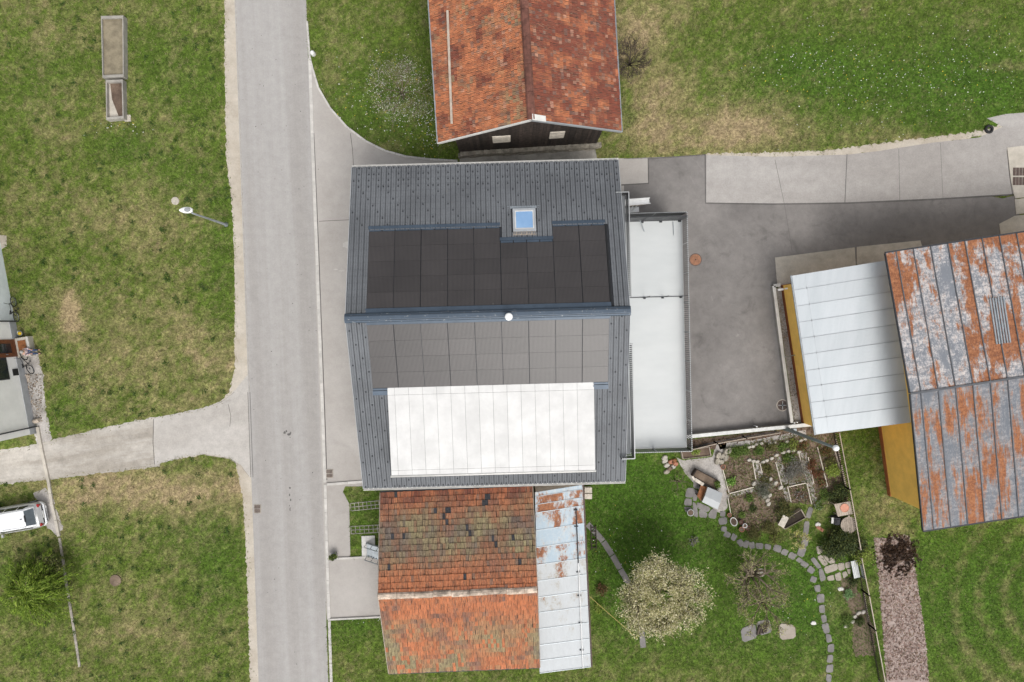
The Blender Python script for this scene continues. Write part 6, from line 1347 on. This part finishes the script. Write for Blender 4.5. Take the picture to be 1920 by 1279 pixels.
for i, (px, py, r_, cl, nm) in enumerate(((1379, 851, .48, GR, 'leafy clump next to the boulders in the north bed'), (1394, 843, .40, GR, 'second leafy clump from the boulders in the north bed'), (1423, 845, .36, GR, 'green clump in the middle of the north bed'), (1447, 839, .32, OL, 'olive clump under the retaining wall stones'), (1470, 838, .34, GR, 'green clump in the north bed above the lavender'), (1485, 835, .36, LIME + OL, 'yellowish clump near the lamp post shaft'), (1504, 836, .34, OL + RED, 'brownish clump at the east end of the north bed'),
        (1480, 860, .40, GR, 'green foliage right behind the broad lavender'), (1405, 936, .26, GR, 'green tuft on the brown bed'), (1412, 953, .24, DK, 'dark green tuft on the brown bed'), (1390, 965, .22, GR, 'small tuft near the pot cluster'), (1440, 880, .34, OL, 'olive weeds in the narrow bed'), (1436, 900, .26, OL, 'weeds at the foot of the narrow bed'), (1522, 870, .34, RED, 'red stems at the head of the long bed'), (1533, 888, .34, RED, 'red stems in the middle of the long bed'), (1541, 905, .26, OL + RED, 'brown-green stems at the foot of the long bed'), (1548, 850, .36, RED + OL, 'reddish weeds beside the timber boards'), (1556, 864, .3, OL, 'olive weeds above the lime shrub'), (1500, 930, .34, RED + GREY, 'reddish plants in the small bed'), (1545, 930, .36, GR, 'green plants below the long bed'), (1535, 948, .3, GR + [(.5, .5, .45)], 'white-flowered plant at the path end'),
        (1415, 1000, .48, OL, 'olive ground cover below the pot cluster'), (1440, 990, .46, OL, 'olive ground cover left of the black soil planter'), (1455, 1010, .4, OL + LIME[:1], 'yellowish ground cover under the black soil planter'), (1600, 1090, .34, DK, 'dark plant under the garden bench'), (1590, 1165, .38, GR, 'green plant inside the curved stone row'), (1612, 1165, .3, DK, 'dark plant behind the curved stone row'), (1560, 1000, .3, OL, 'olive plant at the edge of the dark evergreen'), (1130, 1105, .34, OL + RED, 'brown weeds on the lawn beside the lean-to'), (1123, 1140, .3, LIME, 'lime weeds on the lawn beside the lean-to'), (1300, 1015, .28, GREY + LIME[:1], 'pale dry tuft in the middle of the lawn'))):
    bush('garden_plant', nm, px, py, r_ * 1.15, .14 + r_ * .45, int(1700 * r_), .095, cl, 40 + i, cat='plant')
# heap of dark compost on the woodchips
hp_ = MB(); rn = random.Random(2); heap = thing('compost_heap', 'dark brown compost heap on the woodchip bed', 'compost', P(1678, 1042))
rgh_ = np.random.default_rng(9); n = 1500; p = np.stack([P(1682, 1042).x + rgh_.normal(0, .62, n), P(1682, 1040).y + rgh_.normal(0, .62, n), np.zeros(n)], 1); p = p[vnoise(p[:, 0] * 2.2, p[:, 1] * 2.2, 3) > .42]; n = len(p); r2 = ((p[:, 0] - P(1682, 1042).x) ** 2 + (p[:, 1] - P(1682, 1040).y) ** 2); p[:, 2] = .03 + .22 * np.exp(-r2 / .5) * rgh_.random(n)
V, Fq, cc = leaves(p, .20, [(.045, .026, .018), (.06, .035, .022), (.09, .055, .035), (.03, .02, .015)], rgh_, flat=.6, aspect=.8); props(npmesh('compost', V, Fq, 'leaf', cc, heap), kind='stuff')
cb = MB(); k = 14; cx, cy = P(1682, 1040).x, P(1682, 1040).y
cb.lathe([(.7, 0), (.6, .04), (.4, .10), (.15, .14)], (cx + .1, cy - .05, 0), 11, 0, 1.1, .8, .5); cb.build('mound', 'soil', heap, True)
# chips scattered on the bed
n = 5200; xs = RNG.uniform(P(1635, 1100).x, P(1760, 1100).x, n); ys_ = RNG.uniform(P(1600, 1275).y, P(1600, 1003).y, n); chip_poly = [(p.x, p.y) for p in PP([(1638, 1010), (1705, 1004), (1718, 1080), (1733, 1180), (1745, 1310), (1664, 1310), (1655, 1180), (1647, 1080)])]
kk = inpoly(xs, ys_, chip_poly); p = np.stack([xs[kk], ys_[kk], np.full(kk.sum(), .025)], 1); V, Fq, cc = leaves(p, .17, [(.46, .34, .30), (.36, .25, .21), (.28, .18, .15), (.52, .42, .37), (.16, .11, .09), (.22, .16, .10)], RNG, flat=2.0, aspect=.4)
props(npmesh('woodchips', V, Fq, 'leaf', cc), 'pinkish wood chips strewn over the long bed', 'wood chips', None, 'stuff')
# pebbles of the gravel by the white house and garden
def pebbles(label, boxes, n, size, cols, z=.02):
    P_ = []
    for (x0, y0, x1, y1) in boxes:
        a, b = P(x0, y1), P(x1, y0); P_.append(np.stack([RNG.uniform(a.x, b.x, n), RNG.uniform(a.y, b.y, n), np.full(n, z)], 1))
    V, Fq, cc = leaves(np.concatenate(P_), size, cols, RNG, flat=2.5, aspect=.8); props(npmesh('pebbles', V, Fq, 'leaf', cc), label, 'pebbles', None, 'stuff')
pebbles('loose pebbles and dead leaves along the white house', [(48, 700, 78, 790), (1462, 560, 1478, 640), (1480, 660, 1496, 780)], 500, .10, [(.40, .37, .33), (.30, .27, .24), (.5, .47, .43), (.16, .12, .09), (.34, .26, .18)])
# litter and dead plants on the garden soil
n = 11000; xs = RNG.uniform(P(1356, 900).x, P(1590, 900).x, n); ys_ = RNG.uniform(P(1400, 1003).y, P(1400, 815).y, n)
kk = inpoly(xs, ys_, [(p.x, p.y) for p in PP([(1356, 848), (1420, 826), (1500, 812), (1566, 812), (1590, 935), (1562, 946), (1482, 943), (1450, 985), (1405, 1003), (1375, 967), (1362, 925)])])
V, Fq, cc = leaves(np.stack([xs[kk], ys_[kk], np.full(kk.sum(), .07)], 1), .16, [(.30, .22, .14), (.16, .11, .075), (.16, .18, .05), (.11, .16, .035), (.09, .13, .03), (.38, .31, .22), (.14, .08, .05), (.13, .17, .04)], RNG, flat=1.0, aspect=.3)
props(npmesh('plant_litter', V, Fq, 'leaf', cc), 'dry stalks and weeds strewn over the garden beds', 'litter', None, 'stuff')
n = 900; xs = RNG.uniform(P(1290, 830).x, P(1530, 830).x, n); ys_ = RNG.uniform(P(1400, 850).y, P(1400, 798).y, n); kk = inpoly(xs, ys_, [(p.x, p.y) for p in PP([(1290, 827), (1526, 801), (1545, 812), (1500, 812), (1395, 828), (1300, 846)])])
V, Fq, cc = leaves(np.stack([xs[kk], ys_[kk], np.full(kk.sum(), .03)], 1), .18, [(.10, .05, .03), (.16, .09, .05), (.24, .17, .09), (.06, .04, .03)], RNG, flat=1.0, aspect=.35)
props(npmesh('dead_leaves', V, Fq, 'leaf', cc), 'brown dead leaves on the bank under the retaining wall', 'leaves', None, 'stuff')

# ---------------------------------------------------------------- grass: blades wherever no hard surface lies
N = 620000
xs = RNG.uniform(-37.5, 37.5, N); ys_ = RNG.uniform(-27, 24.5, N); ok = np.ones(N, bool)
for pg in HARD:
    a = np.array([p[:2] for p in pg]); x0, y0 = a.min(0); x1, y1 = a.max(0); m = ok & (xs > x0) & (xs < x1) & (ys_ > y0) & (ys_ < y1); ix = np.where(m)[0]
    if len(ix): ok[ix[inpoly(xs[ix], ys_[ix], pg)]] = False
jx, jy = xs + RNG.normal(0, .13, N), ys_ + RNG.normal(0, .13, N)
for pg in SOFT:
    ix = np.where(ok)[0]; ok[ix[inpoly(jx[ix], jy[ix], pg)]] = False
xs, ys_ = xs[ok], ys_[ok]; n = len(xs); c, dry = meadow(xs, ys_)
bare = RNG.random(n) < np.clip((dry - .55) * 1.3, 0, .7); xs, ys_, c, dry = xs[~bare], ys_[~bare], c[~bare], dry[~bare]; n = len(xs)
an = RNG.uniform(0, 2 * math.pi, n); L = RNG.uniform(.07, .19, n) * (1 + .5 * fbm(xs * 1.2, ys_ * 1.2, 17)); tall = RNG.uniform(.35, .9, n); wdt_ = RNG.uniform(.010, .022, n)
dx, dy = np.cos(an), np.sin(an); z1 = L * tall; hx = L * np.sqrt(np.maximum(.05, 1 - tall ** 2))
V = np.stack([np.stack([xs - dy * wdt_, ys_ + dx * wdt_, np.zeros(n)], 1), np.stack([xs + dy * wdt_, ys_ - dx * wdt_, np.zeros(n)], 1), np.stack([xs + dx * hx, ys_ + dy * hx, z1], 1)], 1).reshape(-1, 3)
straw = RNG.random(n) < .10 + .35 * dry; cb_ = c * RNG.uniform(.70, 1.40, (n, 1)); cb_[straw] = cb_[straw] * .45 + np.array([.40, .33, .20]) * .55 * RNG.uniform(.7, 1.2, (straw.sum(), 1))
go = npmesh('grass', V, np.arange(3 * n).reshape(n, 3), 'grass_blade', np.repeat(cb_, 3, 0)); props(go, 'short patchy spring grass covering the meadows and lawn', 'grass', None, 'stuff')
# daisies and clover heads
fl_ = [(1640, 150, 200, 90, 260), (1800, 130, 120, 80, 120), (750, 190, 60, 70, 260), (810, 240, 30, 50, 150), (660, 180, 60, 60, 60), (1500, 120, 80, 40, 60), (1150, 1030, 60, 60, 40), (1500, 1130, 60, 50, 30), (230, 240, 60, 12, 30), (680, 1160, 30, 10, 14)]
P_ = []
for px, py, rx, ry, k in fl_:
    c_ = P(px, py); P_.append(np.stack([c_.x + RNG.normal(0, rx / 27 * .6, k), c_.y + RNG.normal(0, ry / 27 * .6, k), RNG.uniform(.08, .16, k)], 1))
P_ = np.concatenate(P_); bad = np.zeros(len(P_), bool)
for pg in HARD + SOFT: bad |= inpoly(P_[:, 0], P_[:, 1], pg)
V, Fq, cc = leaves(P_[~bad], .075, [(.75, .75, .70), (.70, .70, .66), (.75, .75, .70), (.62, .50, .06)], RNG, flat=2.5, aspect=.9)
props(npmesh('wild_flowers', V, Fq, 'leaf', cc), 'tiny white and yellow flowers dotting the meadow', 'flowers', None, 'stuff')
# leafy tufts of darker weeds in the west meadow
n = 260; tx = RNG.uniform(-36, -19.5, n); ty_ = RNG.uniform(-26, 23, n); okk = np.ones(n, bool)
for pg in HARD + SOFT: okk &= ~inpoly(tx, ty_, pg)
tx, ty_ = tx[okk], ty_[okk]; q = np.repeat(np.stack([tx, ty_, np.full(len(tx), .07)], 1), 26, 0) + RNG.normal(0, 1, (len(tx) * 26, 3)) * np.array([.10, .10, .03])
V, Fq, cc = leaves(q, .12, [(.06, .11, .02), (.08, .13, .025), (.045, .085, .018)], RNG, flat=1.0, aspect=.5); props(npmesh('weed_tufts', V, Fq, 'leaf', cc), 'dark green weed tufts dotted over the west meadow', 'weeds', None, 'stuff')
